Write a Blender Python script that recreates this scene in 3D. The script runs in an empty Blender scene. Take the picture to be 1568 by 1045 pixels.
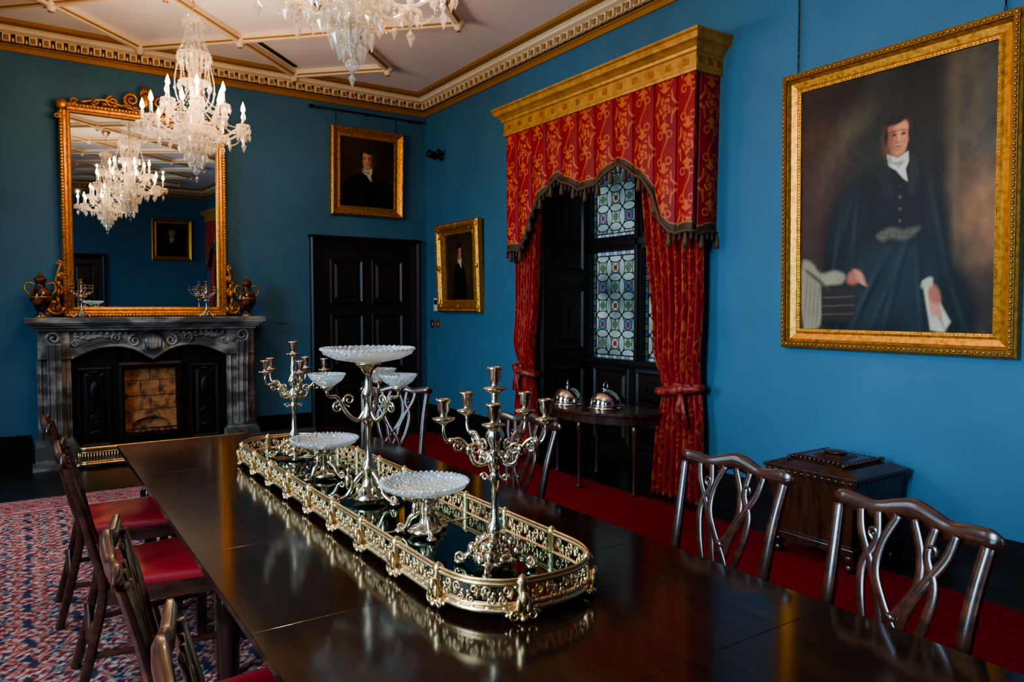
import bpy, math, random
import numpy as np
from mathutils import Vector, Matrix
random.seed(3); rng=np.random.default_rng(3); pi=math.pi
scene=bpy.context.scene
try:
    scene.view_settings.view_transform='AgX'; scene.view_settings.look='AgX - Medium High Contrast'
except Exception as ex: pass
def lin(c):
    c=c/255.0
    return c/12.92 if c<=.04045 else ((c+.055)/1.055)**2.4
def C(r,g,b): return (lin(r),lin(g),lin(b),1)
def C3(r,g,b): return np.array([lin(r),lin(g),lin(b)])

# ---------------------------------------------------------------- materials
def mat(name,col,rough=.5,metal=0,noise=None,bump=None,coat=0,trans=0,attr=False,spec=.5,emis=None,rvar=None,ior=1.5):
    m=bpy.data.materials.new(name); m.use_nodes=True
    nt=m.node_tree; N=nt.nodes; L=nt.links
    b=N['Principled BSDF']
    b.inputs['Base Color'].default_value=col; b.inputs['Roughness'].default_value=rough
    b.inputs['Metallic'].default_value=metal; b.inputs['Specular IOR Level'].default_value=spec
    b.inputs['Coat Weight'].default_value=coat; b.inputs['Coat Roughness'].default_value=.08
    b.inputs['Transmission Weight'].default_value=trans; b.inputs['IOR'].default_value=ior
    if emis:
        b.inputs['Emission Color'].default_value=emis[0]; b.inputs['Emission Strength'].default_value=emis[1]
    tc=N.new('ShaderNodeTexCoord')
    def nz(scale,sv=(1,1,1),detail=6):
        mp=N.new('ShaderNodeMapping'); mp.inputs['Scale'].default_value=sv
        L.new(tc.outputs['Object'],mp.inputs['Vector'])
        n=N.new('ShaderNodeTexNoise'); n.inputs['Scale'].default_value=scale; n.inputs['Detail'].default_value=detail
        L.new(mp.outputs[0],n.inputs['Vector']); return n
    if attr:
        a=N.new('ShaderNodeAttribute'); a.attribute_name='Col'; L.new(a.outputs['Color'],b.inputs['Base Color'])
    if noise:
        col2,sc,sv,lo,hi=noise
        n=nz(sc,sv); r=N.new('ShaderNodeValToRGB')
        r.color_ramp.elements[0].position=lo; r.color_ramp.elements[1].position=hi
        r.color_ramp.elements[0].color=col; r.color_ramp.elements[1].color=col2
        L.new(n.outputs['Fac'],r.inputs[0]); L.new(r.outputs[0],b.inputs['Base Color'])
    if bump:
        n=nz(bump[0]); bp=N.new('ShaderNodeBump'); bp.inputs['Strength'].default_value=bump[1]; bp.inputs['Distance'].default_value=bump[2] if len(bump)>2 else .01
        L.new(n.outputs['Fac'],bp.inputs['Height']); L.new(bp.outputs[0],b.inputs['Normal'])
    if rvar:
        n=nz(rvar[0]); mr=N.new('ShaderNodeMapRange'); mr.inputs['To Min'].default_value=rvar[1]; mr.inputs['To Max'].default_value=rvar[2]
        L.new(n.outputs['Fac'],mr.inputs[0]); L.new(mr.outputs[0],b.inputs['Roughness'])
    return m
M_wall=mat('blue_wall_paint',C(53,98,125),.6,noise=(C(58,103,130),2.5,(1,1,1),.3,.7),bump=(60,.06),spec=.3)
M_ceil=mat('ceiling_plaster',C(236,230,230),.8)
M_rib=mat('ceiling_rib_cream',C(228,210,180),.6)
M_ribgold=mat('rib_gilding',C(168,120,60),.45,.4)
M_crown=mat('crown_cream',C(224,206,170),.6)
M_gold=mat('gilt_frame',C(210,146,54),.34,.75,noise=(C(136,86,26),35,(1,1,1),.42,.75),bump=(160,.35,.004))
M_golddk=mat('gilt_dark',C(116,76,28),.42,.7,bump=(220,.6,.004))
M_pelmet=mat('gilded_pelmet_wood',C(190,140,60),.45,.35,noise=(C(156,108,42),14,(1,1,1),.4,.7))
M_brass=mat('gilt_brass',C(222,184,134),.27,1,bump=(120,.3,.003),rvar=(40,.18,.44))
M_silver=mat('polished_silver',C(208,186,158),.17,1,bump=(90,.2,.003),rvar=(30,.1,.3))
M_silver2=mat('dome_silver',C(225,222,215),.1,1)
M_mirror=mat('mirror_glass',C(225,228,225),.01,1)
M_tray=mat('plateau_mirror',C(92,122,120),.03,1)
M_dark=mat('dark_oak',C(26,18,15),.38,noise=(C(14,10,9),7,(1,1,6),.35,.7),spec=.5)
M_door=mat('door_mahogany',C(24,16,15),.4,noise=(C(13,10,9),6,(3,3,1),.35,.7))
M_base=mat('baseboard_black',C(17,17,20),.35)
M_table=mat('table_mahogany',C(40,20,10),.11,noise=(C(16,9,6),5,(7,.8,1),.3,.72),coat=.08,rvar=(4,.07,.16))
M_chair=mat('chair_mahogany',C(72,35,21),.26,noise=(C(28,14,10),9,(1,1,4),.3,.7),coat=.35)
M_seat=mat('red_leather_seat',C(132,20,26),.4,bump=(120,.1,.003))
M_floor=mat('dark_floorboards',C(24,16,12),.28,noise=(C(12,8,7),5,(6,.5,1),.3,.7))
M_redcarpet=mat('red_carpet',C(122,8,24),.95,noise=(C(94,6,20),60,(1,1,1),.3,.7),bump=(400,.3,.004),spec=.1)
M_marble=mat('grey_marble',C(76,79,78),.3,noise=(C(180,180,175),3.6,(1,1,2.2),.46,.78),bump=(25,.15,.006))
M_iron=mat('cast_iron',C(13,13,14),.42,.3)
M_brick=mat('firebrick',C(172,120,72),.9,noise=(C(66,46,33),12,(1,1,1),.42,.68),bump=(30,.6,.02))
M_candle=mat('ivory_candle',C(235,225,200),.5)
M_flame=mat('candle_bulb',C(255,190,110),.5,emis=((1,.55,.20,1),20))
M_rope=mat('olive_trim',C(80,56,30),.7,bump=(200,.6,.004))
M_tassel=mat('tassel_dark_gold',C(58,38,24),.75,bump=(240,.6,.004))
M_black=mat('black_metal',C(14,14,15),.4,.5)
M_slot=mat('vent_slot',C(34,32,34),.7)
M_white=mat('white_plastic',C(200,198,192),.5)
M_vase=mat('imari_porcelain',C(26,22,30),.15,noise=(C(120,64,34),13,(1,1,1),.5,.6))
M_chest=mat('chest_mahogany',C(72,38,23),.26,noise=(C(34,18,11),6,(1,5,1),.3,.7),coat=.3)
M_attrcloth=mat('damask_cloth',C(150,20,20),.55,attr=True,spec=.3,bump=(300,.15,.002))
M_paint=mat('oil_painting',C(30,25,20),.40,attr=True,spec=.2,bump=(220,.08,.002))
M_rug=mat('persian_rug',C(80,40,50),.95,attr=True,spec=.1,bump=(300,.4,.004))
M_tie=mat('tieback_red_silk',C(124,18,24),.5,noise=(C(150,72,40),30,(1,1,1),.5,.62))
def glassmat(name,rough,white,w,bump=None):
    m=bpy.data.materials.new(name); m.use_nodes=True; nt=m.node_tree; N=nt.nodes; L=nt.links
    N.remove(N['Principled BSDF']); out=N['Material Output']
    tr=N.new('ShaderNodeBsdfTransparent'); tr.inputs[0].default_value=(.93,.95,.95,1)
    gl=N.new('ShaderNodeBsdfGlossy'); gl.inputs['Roughness'].default_value=rough; gl.inputs[0].default_value=(1,.98,.95,1)
    df=N.new('ShaderNodeBsdfDiffuse'); df.inputs[0].default_value=white
    tl=N.new('ShaderNodeBsdfTranslucent'); tl.inputs[0].default_value=white
    m1=N.new('ShaderNodeMixShader'); m1.inputs[0].default_value=.5; L.new(df.outputs[0],m1.inputs[1]); L.new(tl.outputs[0],m1.inputs[2])
    fr=N.new('ShaderNodeLayerWeight'); fr.inputs[0].default_value=.45
    m2=N.new('ShaderNodeMixShader'); L.new(fr.outputs['Facing'],m2.inputs[0]); L.new(tr.outputs[0],m2.inputs[1]); L.new(gl.outputs[0],m2.inputs[2])
    m3=N.new('ShaderNodeMixShader'); m3.inputs[0].default_value=w; L.new(m2.outputs[0],m3.inputs[1]); L.new(m1.outputs[0],m3.inputs[2])
    if bump:
        tc=N.new('ShaderNodeTexCoord'); n=N.new('ShaderNodeTexVoronoi'); n.inputs['Scale'].default_value=bump[0]
        L.new(tc.outputs['Object'],n.inputs['Vector']); bp=N.new('ShaderNodeBump'); bp.inputs['Strength'].default_value=bump[1]; bp.inputs['Distance'].default_value=.01
        L.new(n.outputs['Distance'],bp.inputs['Height']); L.new(bp.outputs[0],gl.inputs['Normal']); L.new(bp.outputs[0],df.inputs['Normal'])
    L.new(m3.outputs[0],out.inputs[0]); return m
M_crystal=glassmat('crystal',.06,(.98,.84,.66,1),.2)
M_cutglass=glassmat('cut_glass',.12,(.70,.74,.74,1),.32,(90,.8))
def stained():
    m=bpy.data.materials.new('stained_glass'); m.use_nodes=True; nt=m.node_tree; N=nt.nodes; L=nt.links
    N.remove(N['Principled BSDF']); out=N['Material Output']
    a=N.new('ShaderNodeAttribute'); a.attribute_name='Col'
    tr=N.new('ShaderNodeBsdfTransparent'); tl=N.new('ShaderNodeBsdfTranslucent'); gl=N.new('ShaderNodeBsdfGlossy'); gl.inputs['Roughness'].default_value=.1
    L.new(a.outputs['Color'],tr.inputs[0]); L.new(a.outputs['Color'],tl.inputs[0])
    m1=N.new('ShaderNodeMixShader'); m1.inputs[0].default_value=.3; L.new(tr.outputs[0],m1.inputs[1]); L.new(tl.outputs[0],m1.inputs[2])
    m2=N.new('ShaderNodeMixShader'); m2.inputs[0].default_value=.04; L.new(m1.outputs[0],m2.inputs[1]); L.new(gl.outputs[0],m2.inputs[2])
    L.new(m2.outputs[0],out.inputs[0]); return m
M_stained=stained()

# ---------------------------------------------------------------- mesh builder
def T(x,y,z): return Matrix.Translation((x,y,z))
def RZ(a): return Matrix.Rotation(a,4,'Z')
def RX(a): return Matrix.Rotation(a,4,'X')
def RY(a): return Matrix.Rotation(a,4,'Y')
def cr(pts,n=6,closed=False):
    P=[Vector(p) for p in pts]; out=[]; k=len(P)
    rngk=range(k if closed else k-1)
    for i in rngk:
        if closed: a,b,c,d=P[(i-1)%k],P[i],P[(i+1)%k],P[(i+2)%k]
        else: a,b,c,d=P[max(i-1,0)],P[i],P[i+1],P[min(i+2,k-1)]
        for j in range(n):
            t=j/n
            out.append(.5*((2*b)+(c-a)*t+(2*a-5*b+4*c-d)*t*t+(3*b-a-3*c+d)*t**3))
    if not closed: out.append(P[-1].copy())
    return out
class MB:
    def __init__(s): s.v=[];s.f=[];s.m=[];s.s=[];s.mats=[];s.M=Matrix.Identity(4)
    def mi(s,m):
        if m not in s.mats: s.mats.append(m)
        return s.mats.index(m)
    def add(s,vs,fs,m,smooth=False,M=None):
        Tm=s.M@M if M is not None else s.M
        b=len(s.v); s.v.extend([tuple(Tm@Vector(v)) for v in vs])
        i=s.mi(m)
        for f in fs: s.f.append([b+j for j in f]); s.m.append(i); s.s.append(smooth)
    def box(s,a,b,m,M=None):
        x0,y0,z0=[min(a[i],b[i]) for i in range(3)]; x1,y1,z1=[max(a[i],b[i]) for i in range(3)]
        s.add([(x0,y0,z0),(x1,y0,z0),(x1,y1,z0),(x0,y1,z0),(x0,y0,z1),(x1,y0,z1),(x1,y1,z1),(x0,y1,z1)],
              [(0,3,2,1),(4,5,6,7),(0,1,5,4),(1,2,6,5),(2,3,7,6),(3,0,4,7)],m,False,M)
    def lathe(s,prof,seg,m,M=None,smooth=True):
        vs=[];fs=[];n=len(prof)
        for r,z in prof:
            for k in range(seg):
                a=2*pi*k/seg; vs.append((r*math.cos(a),r*math.sin(a),z))
        for i in range(n-1):
            for k in range(seg):
                k2=(k+1)%seg; fs.append((i*seg+k,i*seg+k2,(i+1)*seg+k2,(i+1)*seg+k))
        if prof[0][0]>1e-4: fs.append(tuple(reversed(range(seg))))
        if prof[-1][0]>1e-4: fs.append(tuple((n-1)*seg+k for k in range(seg)))
        s.add(vs,fs,m,smooth,M)
    def tube(s,pts,r,seg,m,closed=False,up=None,asp=1.0,M=None,smooth=True):
        P=[Vector(p) for p in pts]; n=len(P); vs=[];fs=[]
        tan=[]
        for i in range(n):
            if closed: t=P[(i+1)%n]-P[(i-1)%n]
            else: t=P[min(i+1,n-1)]-P[max(i-1,0)]
            tan.append(t.normalized() if t.length>1e-9 else Vector((0,0,1)))
        n1=None
        for i in range(n):
            t=tan[i]
            if up is not None:
                u=Vector(up); n1=u-t*u.dot(t)
                n1=n1.normalized() if n1.length>1e-6 else Vector((1,0,0))
            else:
                if n1 is None:
                    u=Vector((0,0,1)) if abs(t.z)<.9 else Vector((1,0,0)); n1=(u-t*u.dot(t)).normalized()
                else:
                    n1=(n1-t*n1.dot(t)); n1=n1.normalized() if n1.length>1e-6 else Vector((1,0,0))
            n2=t.cross(n1); rr=r[i] if isinstance(r,(list,tuple)) else r
            for k in range(seg):
                a=2*pi*(k+.5)/seg; vs.append(P[i]+n2*math.cos(a)*rr+n1*math.sin(a)*rr*asp)
        m2=n if closed else n-1
        for i in range(m2):
            j=(i+1)%n
            for k in range(seg):
                k2=(k+1)%seg; fs.append((i*seg+k,i*seg+k2,j*seg+k2,j*seg+k))
        if not closed:
            fs.append(tuple(reversed(range(seg)))); fs.append(tuple((n-1)*seg+k for k in range(seg)))
        s.add(vs,fs,m,smooth,M)
    def ell(s,c,r,m,seg=10,rings=6,M=None):
        vs=[(c[0],c[1],c[2]-r[2])];fs=[]
        for i in range(1,rings):
            ph=-pi/2+pi*i/rings
            for k in range(seg):
                a=2*pi*k/seg; vs.append((c[0]+r[0]*math.cos(ph)*math.cos(a),c[1]+r[1]*math.cos(ph)*math.sin(a),c[2]+r[2]*math.sin(ph)))
        vs.append((c[0],c[1],c[2]+r[2])); top=len(vs)-1
        for k in range(seg):
            k2=(k+1)%seg; fs.append((0,1+k2,1+k)); fs.append((top,1+(rings-2)*seg+k,1+(rings-2)*seg+k2))
            for i in range(rings-2): fs.append((1+i*seg+k,1+i*seg+k2,1+(i+1)*seg+k2,1+(i+1)*seg+k))
        s.add(vs,fs,m,True,M)
    def octa(s,c,r,h,m,M=None):
        x,y,z=c; a=random.random()*pi; q=[]
        for k in range(4): q.append((x+r*math.cos(a+k*pi/2),y+r*math.sin(a+k*pi/2),z+h*.15))
        s.add(q+[(x,y,z+h/2),(x,y,z-h/2)],[(0,1,4),(1,2,4),(2,3,4),(3,0,4),(1,0,5),(2,1,5),(3,2,5),(0,3,5)],m,False,M)
    def frame(s,w,h,prof,m,M=None):
        vs=[];fs=[]
        for d,z in prof:
            x=w/2-d;y=h/2-d; vs+=[(-x,-y,z),(x,-y,z),(x,y,z),(-x,y,z)]
        for i in range(len(prof)-1):
            for k in range(4):
                k2=(k+1)%4; fs.append((i*4+k,i*4+k2,(i+1)*4+k2,(i+1)*4+k))
        s.add(vs,fs,m,False,M)
    def arch(s,w,h,prof,m,M=None):
        vs=[];fs=[]
        for d,z in prof:
            x=w/2-d; vs+=[(-x,0,z),(-x,h-d,z),(x,h-d,z),(x,0,z)]
        for i in range(len(prof)-1):
            for k in range(3): fs.append((i*4+k,(i+1)*4+k,(i+1)*4+k+1,i*4+k+1))
        s.add(vs,fs,m,False,M)
    def prism(s,poly,z0,z1,m,M=None,smooth=False):
        n=len(poly); vs=[(p[0],p[1],z0) for p in poly]+[(p[0],p[1],z1) for p in poly]
        fs=[tuple(reversed(range(n))),tuple(range(n,2*n))]+[(k,(k+1)%n,n+(k+1)%n,n+k) for k in range(n)]
        s.add(vs,fs,m,smooth,M)
    def scroll(s,c,r,a0,turns,th,m,M=None,flip=1,z=0):
        pts=[];n=int(10*turns)+2;rr=[]
        for i in range(n):
            t=i/(n-1); a=a0+flip*turns*2*pi*t; q=r*(1-.82*t)
            pts.append((c[0]+q*math.cos(a),c[1]+q*math.sin(a),z)); rr.append(th*(1-.35*t))
        s.tube(pts,rr,6,m,M=M)
    def obj(s,name,loc=(0,0,0),rot=(0,0,0),bevel=0,parent=None,scale=1):
        me=bpy.data.meshes.new(name); me.from_pydata(s.v,[],s.f)
        for m in s.mats: me.materials.append(m)
        me.polygons.foreach_set('material_index',s.m); me.polygons.foreach_set('use_smooth',s.s); me.update()
        o=bpy.data.objects.new(name,me); scene.collection.objects.link(o)
        o.location=loc; o.rotation_euler=rot; o.scale=(scale,)*3
        if bevel:
            b=o.modifiers.new('bevel','BEVEL'); b.width=bevel; b.segments=2; b.limit_method='ANGLE'; b.angle_limit=math.radians(50)
        if parent: o.parent=parent
        return o
def dup(o,loc,rot=None,scale=None):
    n=bpy.data.objects.new(o.name.split('.')[0],o.data); scene.collection.objects.link(n); n.location=loc
    n.rotation_euler=rot if rot is not None else o.rotation_euler
    n.scale=(scale,)*3 if scale else o.scale
    for md in o.modifiers:
        b=n.modifiers.new(md.name,md.type)
        if md.type=='BEVEL': b.width=md.width; b.segments=md.segments; b.limit_method='ANGLE'; b.angle_limit=md.angle_limit
    return n
def empty(name,loc=(0,0,0)):
    e=bpy.data.objects.new(name,None); scene.collection.objects.link(e); e.location=loc; return e
def gridobj(name,P,Cc,m,parent=None,smooth=True):
    nu,nv=P.shape[:2]
    idx=np.arange(nu*nv).reshape(nu,nv)
    q=np.stack([idx[:-1,:-1],idx[1:,:-1],idx[1:,1:],idx[:-1,1:]],-1).reshape(-1,4)
    me=bpy.data.meshes.new(name); me.from_pydata(P.reshape(-1,3).tolist(),[],q.tolist())
    ca=me.color_attributes.new('Col','FLOAT_COLOR','POINT')
    col=np.ones((nu*nv,4),dtype=np.float32); col[:,:3]=np.clip(Cc.reshape(-1,3),0,1); ca.data.foreach_set('color',col.ravel())
    me.polygons.foreach_set('use_smooth',[smooth]*len(me.polygons)); me.materials.append(m); me.update()
    o=bpy.data.objects.new(name,me); scene.collection.objects.link(o)
    if parent: o.parent=parent
    return o
def planecanvas(name,w,h,nx,ny,func,Mx,m,parent=None):
    xs=np.linspace(0,w,nx); ys=np.linspace(0,h,ny); X,Y=np.meshgrid(xs,ys,indexing='ij')
    col=func(X,Y); R=np.array(Mx)
    L=np.stack([X-w/2,Y-h/2,np.zeros_like(X),np.ones_like(X)],-1)@R.T
    return gridobj(name,L[...,:3],col,m,parent)
def wallM(s,t,n,org):
    m=Matrix.Identity(4)
    for i,v in enumerate((s,t,n)):
        for j in range(3): m[j][i]=v[j]
    for j in range(3): m[j][3]=org[j]
    return m
XR,XL,YF,YB,ZC=4.35,-2.1,8.46,-4.8,4.15
def WR(y,z=0,n=0): return wallM((0,-1,0),(0,0,1),(-1,0,0),(XR-n,y,z))
def WF(x,z=0,n=0): return wallM((1,0,0),(0,0,1),(0,-1,0),(x,YF-n,z))
def WB(x,z=0,n=0): return wallM((-1,0,0),(0,0,1),(0,1,0),(x,YB+n,z))
def WL(y,z=0,n=0): return wallM((0,1,0),(0,0,1),(1,0,0),(XL+n,y,z))

# ---------------------------------------------------------------- room shell
W1=4.94; W2=-2.46; HW=.98; WT=3.12
mb=MB(); mb.box((XL-.2,YB-.2,-.1),(XR+.9,YF+.2,0),M_floor); mb.obj('floor')
mb=MB(); mb.box((XL-.2,YB-.2,ZC),(XR+.2,YF+.2,ZC+.12),M_ceil); mb.obj('ceiling')
mb=MB(); mb.box((XL-.2,YF,0),(XR+.2,YF+.2,ZC),M_wall); mb.obj('wall_far')
mb=MB(); mb.box((XL-.2,YB-.2,0),(XR+.2,YB,ZC),M_wall); mb.obj('wall_back')
def wall_x(name,x0,x1,ops):
    mb=MB(); y=YB
    for (a,b,z0,z1) in sorted(ops):
        mb.box((x0,y,0),(x1,a,ZC),M_wall)
        if z0>0: mb.box((x0,a,0),(x1,b,z0),M_wall)
        mb.box((x0,a,z1),(x1,b,ZC),M_wall); y=b
    mb.box((x0,y,0),(x1,YF,ZC),M_wall); return mb.obj(name)
wall_x('wall_right',XR,XR+.2,[(W1-HW,W1+HW,0,WT),(W2-HW,W2+HW,0,WT)])
LW=[-2.6,1.5,5.7]
wall_x('wall_left',XL-.2,XL,[(y-.7,y+.7,.8,3.4) for y in LW])
for i,y in enumerate(LW):
    mb=MB(); mb.M=WL(y,2.1)
    mb.frame(1.4,2.6,[(0,-.2),(0,-.02),(.08,-.02),(.08,-.2)],M_dark)
    for t in (-.43,.43): mb.box((-.62,t-.02,-.12),(.62,t+.02,-.08),M_dark)
    mb.box((-.02,-1.22,-.12),(.02,1.22,-.08),M_dark)
    mb.frame(1.6,2.8,[(0,0),(0,.03),(.1,.04),(.1,0)],M_dark)
    mb.obj('window_%d'%(i+3))
def merge(name,parts):
    m=MB()
    for mk,a,b in parts:
        m.M=mk; m.box((a,0,0),(b,.2,.03),M_base); m.box((a,.2,0),(b,.235,.022),M_base); m.box((a,.235,0),(b,.26,.014),M_base)
    return m.obj(name)
wr=WR(0)
merge('baseboard_right',[(wr,-YF,-(W1+HW+.1)),(wr,-(W1-HW-.1),-(W2+HW+.1)),(wr,-(W2-HW-.1),-YB)])
merge('baseboard_far',[(WF(0),XL,.06),(WF(0),2.2,2.82),(WF(0),4.25,XR-.03)])
merge('baseboard_left',[(WL(0),YB,YF)])
merge('baseboard_back',[(WB(0),-XR,-1.9),(WB(0),-.3,-XL)])
mb=MB(); cx,cy=(XL+XR)/2,(YF+YB)/2; w,h=XR-XL,YF-YB; Z=ZC-4.2
mb.frame(w,h,[(.0,3.955+Z),(.02,3.955+Z),(.02,4.0+Z),(.035,4.01+Z),(.035,4.02+Z)],M_ribgold,T(cx,cy,0))
mb.frame(w,h,[(.035,4.02+Z),(.05,4.03+Z),(.05,4.09+Z),(.07,4.1+Z)],M_golddk,T(cx,cy,0))
mb.frame(w,h,[(.07,4.1+Z),(.13,4.115+Z),(.13,4.135+Z),(.16,4.15+Z)],M_crown,T(cx,cy,0))
mb.frame(w,h,[(.16,4.15+Z),(.19,4.165+Z),(.21,4.165+Z),(.21,4.2+Z)],M_ribgold,T(cx,cy,0))
def crownrow(mk,a,b):
    n=int((b-a)/.105)
    for i in range(n):
        s=a+(i+.5)*(b-a)/n
        mb.box((s-.034,4.03+Z,.04),(s+.034,4.097+Z,.088),M_crown,mk)
        mb.box((s-.018,4.035+Z,.07),(s+.018,4.082+Z,.1),M_ribgold,mk)
        mb.ell((s+.0525,4.05+Z,.06),(.012,.022,.014),M_crown,6,4,mk)
crownrow(WF(0),XL,XR); crownrow(WR(0),-YF,-YB); crownrow(WB(0),-XR,-XL); crownrow(WL(0),YB,YF)
mb.obj('trim_1')
mb=MB(); p=.78; X0,Y0=1.07,8.3
def rib(a,b):
    a=Vector((*a,0));b=Vector((*b,0)); d=(b-a); L=d.length; ang=math.atan2(d.y,d.x)
    Mx=T(a.x,a.y,0)@RZ(ang)
    mb.box((0,-.042,ZC-.045),(L,.042,ZC),M_rib,Mx); mb.box((0,-.02,ZC-.075),(L,.02,ZC-.045),M_rib,Mx)
    for sg in (-1,1): mb.box((0,sg*.026-.005,ZC-.058),(L,sg*.026+.005,ZC-.045),M_ribgold,Mx)
xmin,xmax,ymin,ymax=XL+.2,XR-.18,YB+.2,YF-.18
nodes=set()
for i in range(-12,12):
    for j in range(-1,20):
        if (i+j)%2: continue
        x=X0+i*p; y=Y0-j*p
        if xmin-.01<=x<=xmax+.01 and ymin-.1<=y<=ymax+.1: nodes.add((i,j))
for (i,j) in nodes:
    for di in (-1,1):
        if (i+di,j+1) in nodes: rib((X0+i*p,Y0-j*p),(X0+(i+di)*p,Y0-(j+1)*p))
    x=X0+i*p;y=Y0-j*p
    mb.lathe([(.065,0),(.06,-.03),(.04,-.045),(.025,-.08),(.0,-.09)],10,M_rib,T(x,y,ZC-.035))
    mb.lathe([(.026,0),(.024,-.02),(.0,-.03)],8,M_ribgold,T(x,y,ZC-.1))
for (i,j) in nodes:
    if j%2==1 and i%4 in (1,):
        x=X0+i*p;y=Y0-j*p
        Mx=T(x,y,0)@RZ(pi/4); mb.box((.14,-.12,ZC-.012),(.95,-.075,ZC-.002),M_slot,Mx)
mb.obj('trim_2')

# ---------------------------------------------------------------- painting functions
def sstep(d,soft): 
    t=np.clip(.5-d/(2*soft),0,1); return t*t*(3-2*t)
def elm(X,Y,cx,cy,rx,ry,rot=0,soft=.01):
    c,s=math.cos(rot),math.sin(rot); x=(X-cx)*c+(Y-cy)*s; y=-(X-cx)*s+(Y-cy)*c
    return sstep((np.sqrt((x/rx)**2+(y/ry)**2)-1)*min(rx,ry),soft)
def pom(X,Y,pts,soft=.01):
    n=len(pts); d=np.full(X.shape,1e9); ins=np.zeros(X.shape,bool)
    for i in range(n):
        ax,ay=pts[i];bx,by=pts[(i+1)%n]; ex,ey=bx-ax,by-ay
        wx,wy=X-ax,Y-ay; t=np.clip((wx*ex+wy*ey)/(ex*ex+ey*ey+1e-12),0,1)
        d=np.minimum(d,np.hypot(wx-ex*t,wy-ey*t))
        cnd=((ay<=Y)&(by>Y))|((by<=Y)&(ay>Y))
        xi=ax+(Y-ay)*ex/(ey if abs(ey)>1e-9 else 1e-9)
        ins^=cnd&(X<xi)
    return sstep(np.where(ins,-d,d),soft)
def over(img,mask,col,op=1): return img*(1-mask[...,None]*op)+np.array(col)*mask[...,None]*op
def fnoise(X,Y,sc,seed=0,oc=4):
    r=np.random.default_rng(seed); o=np.zeros(X.shape); a=1
    for k in range(oc):
        for q in range(3):
            th=r.uniform(0,2*pi); ph=r.uniform(0,6.28); f=sc*2**k*r.uniform(.7,1.3)
            o+=a*np.sin(f*(X*math.cos(th)+Y*math.sin(th))+ph+1.5*np.sin(f*.6*(Y*math.cos(th)-X*math.sin(th))+ph*2))/3
        a*=.55
    return o
def smoothpoly(pts,n=5): return [(p.x,p.y) for p in cr([(a,b,0) for a,b in pts],n,closed=True)]
def person(img,X,Y,hx,hy,hh,skin=C3(205,140,110),hair=C3(28,20,17),coat=C3(18,17,19),body=None,side=1,collar=True):
    u=lambda x:hx+x*hh; v=lambda y:hy+y*hh
    if body is None: body=[(-3.1,-6),(-2.9,-2.9),(-2.2,-2.1),(-.8,-1.5),(0,-1.3),(.8,-1.5),(2.3,-2.1),(3.0,-2.9),(3.3,-6)]
    img=over(img,pom(X,Y,[(u(a),v(b)) for a,b in body],hh*.12),coat)
    img=over(img,elm(X,Y,u(-.05),v(.32),.84*hh,.95*hh,0,hh*.1),hair)
    for k in range(7):
        a=.5+k*.36; img=over(img,elm(X,Y,u(.78*math.cos(a)),v(.55+.6*math.sin(a)),.22*hh,.2*hh,a,hh*.08),hair)
    img=over(img,pom(X,Y,[(u(-.4),v(-.5)),(u(.4),v(-.5)),(u(.45),v(-1.5)),(u(-.45),v(-1.5))],hh*.08),skin*.5)
    img=over(img,elm(X,Y,hx,v(.1),.62*hh,.86*hh,0,hh*.08),skin)
    img=over(img,elm(X,Y,u(.02*side),v(-.45),.46*hh,.52*hh,0,hh*.08),skin)
    img=over(img,elm(X,Y,u(-.48*side),v(-.1),.34*hh,.9*hh,0,hh*.26),skin*.25,.85)
    img=over(img,elm(X,Y,u(.18*side),v(.2),.3*hh,.5*hh,0,hh*.3),skin*1.3,.5)
    img=over(img,elm(X,Y,u(-.1*side),v(.93),.66*hh,.3*hh,.2*side,hh*.1),hair)
    for sx in (-1,1):
        img=over(img,elm(X,Y,u(.64*sx),v(.12),.12*hh,.46*hh,0,hh*.07),hair)
        img=over(img,elm(X,Y,u(.25*sx+.05*side),v(.12),.15*hh,.1*hh,0,hh*.06),skin*.25,.85)
        img=over(img,elm(X,Y,u(.25*sx+.05*side),v(.11),.06*hh,.05*hh,0,hh*.03),C3(12,10,9))
        img=over(img,elm(X,Y,u(.25*sx+.05*side),v(.3),.18*hh,.04*hh,sx*-.15,hh*.05),hair,.8)
        img=over(img,elm(X,Y,u(.32*sx),v(-.25),.16*hh,.13*hh,0,hh*.12),C3(186,84,66),.4)
    img=over(img,elm(X,Y,u(.04*side),v(-.08),.05*hh,.26*hh,0,hh*.05),skin*1.35,.6)
    img=over(img,elm(X,Y,u(-.07*side),v(-.12),.05*hh,.22*hh,0,hh*.05),skin*.35,.6)
    img=over(img,elm(X,Y,u(.0),v(-.3),.12*hh,.04*hh,0,hh*.03),skin*.3,.7)
    img=over(img,elm(X,Y,u(.04*side),v(-.53),.17*hh,.045*hh,0,hh*.045),C3(124,44,38),.8)
    img=over(img,elm(X,Y,u(.04*side),v(-.68),.18*hh,.05*hh,0,hh*.05),skin*.4,.5)
    if collar:
        img=over(img,pom(X,Y,[(u(-.55),v(-.85)),(u(0),v(-1.12)),(u(.55),v(-.85)),(u(.6),v(-1.35)),(u(.42),v(-1.75)),(u(.55),v(-2.4)),(u(.3),v(-2.2)),(u(-.05),v(-1.75)),(u(-.55),v(-1.4))],hh*.07),C3(196,188,166))
        img=over(img,pom(X,Y,[(u(-.35),v(-1.3)),(u(.4),v(-1.3)),(u(.2),v(-1.5)),(u(-.1),v(-1.5))],hh*.06),C3(100,92,80),.7)
        img=over(img,elm(X,Y,u(.1),v(-1.55),.16*hh,.05*hh,.4,hh*.04),C3(90,84,74),.6)
        img=over(img,elm(X,Y,u(-.4),v(-1.15),.1*hh,.28*hh,.3,hh*.08),C3(90,84,74),.6)
    return img
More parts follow.
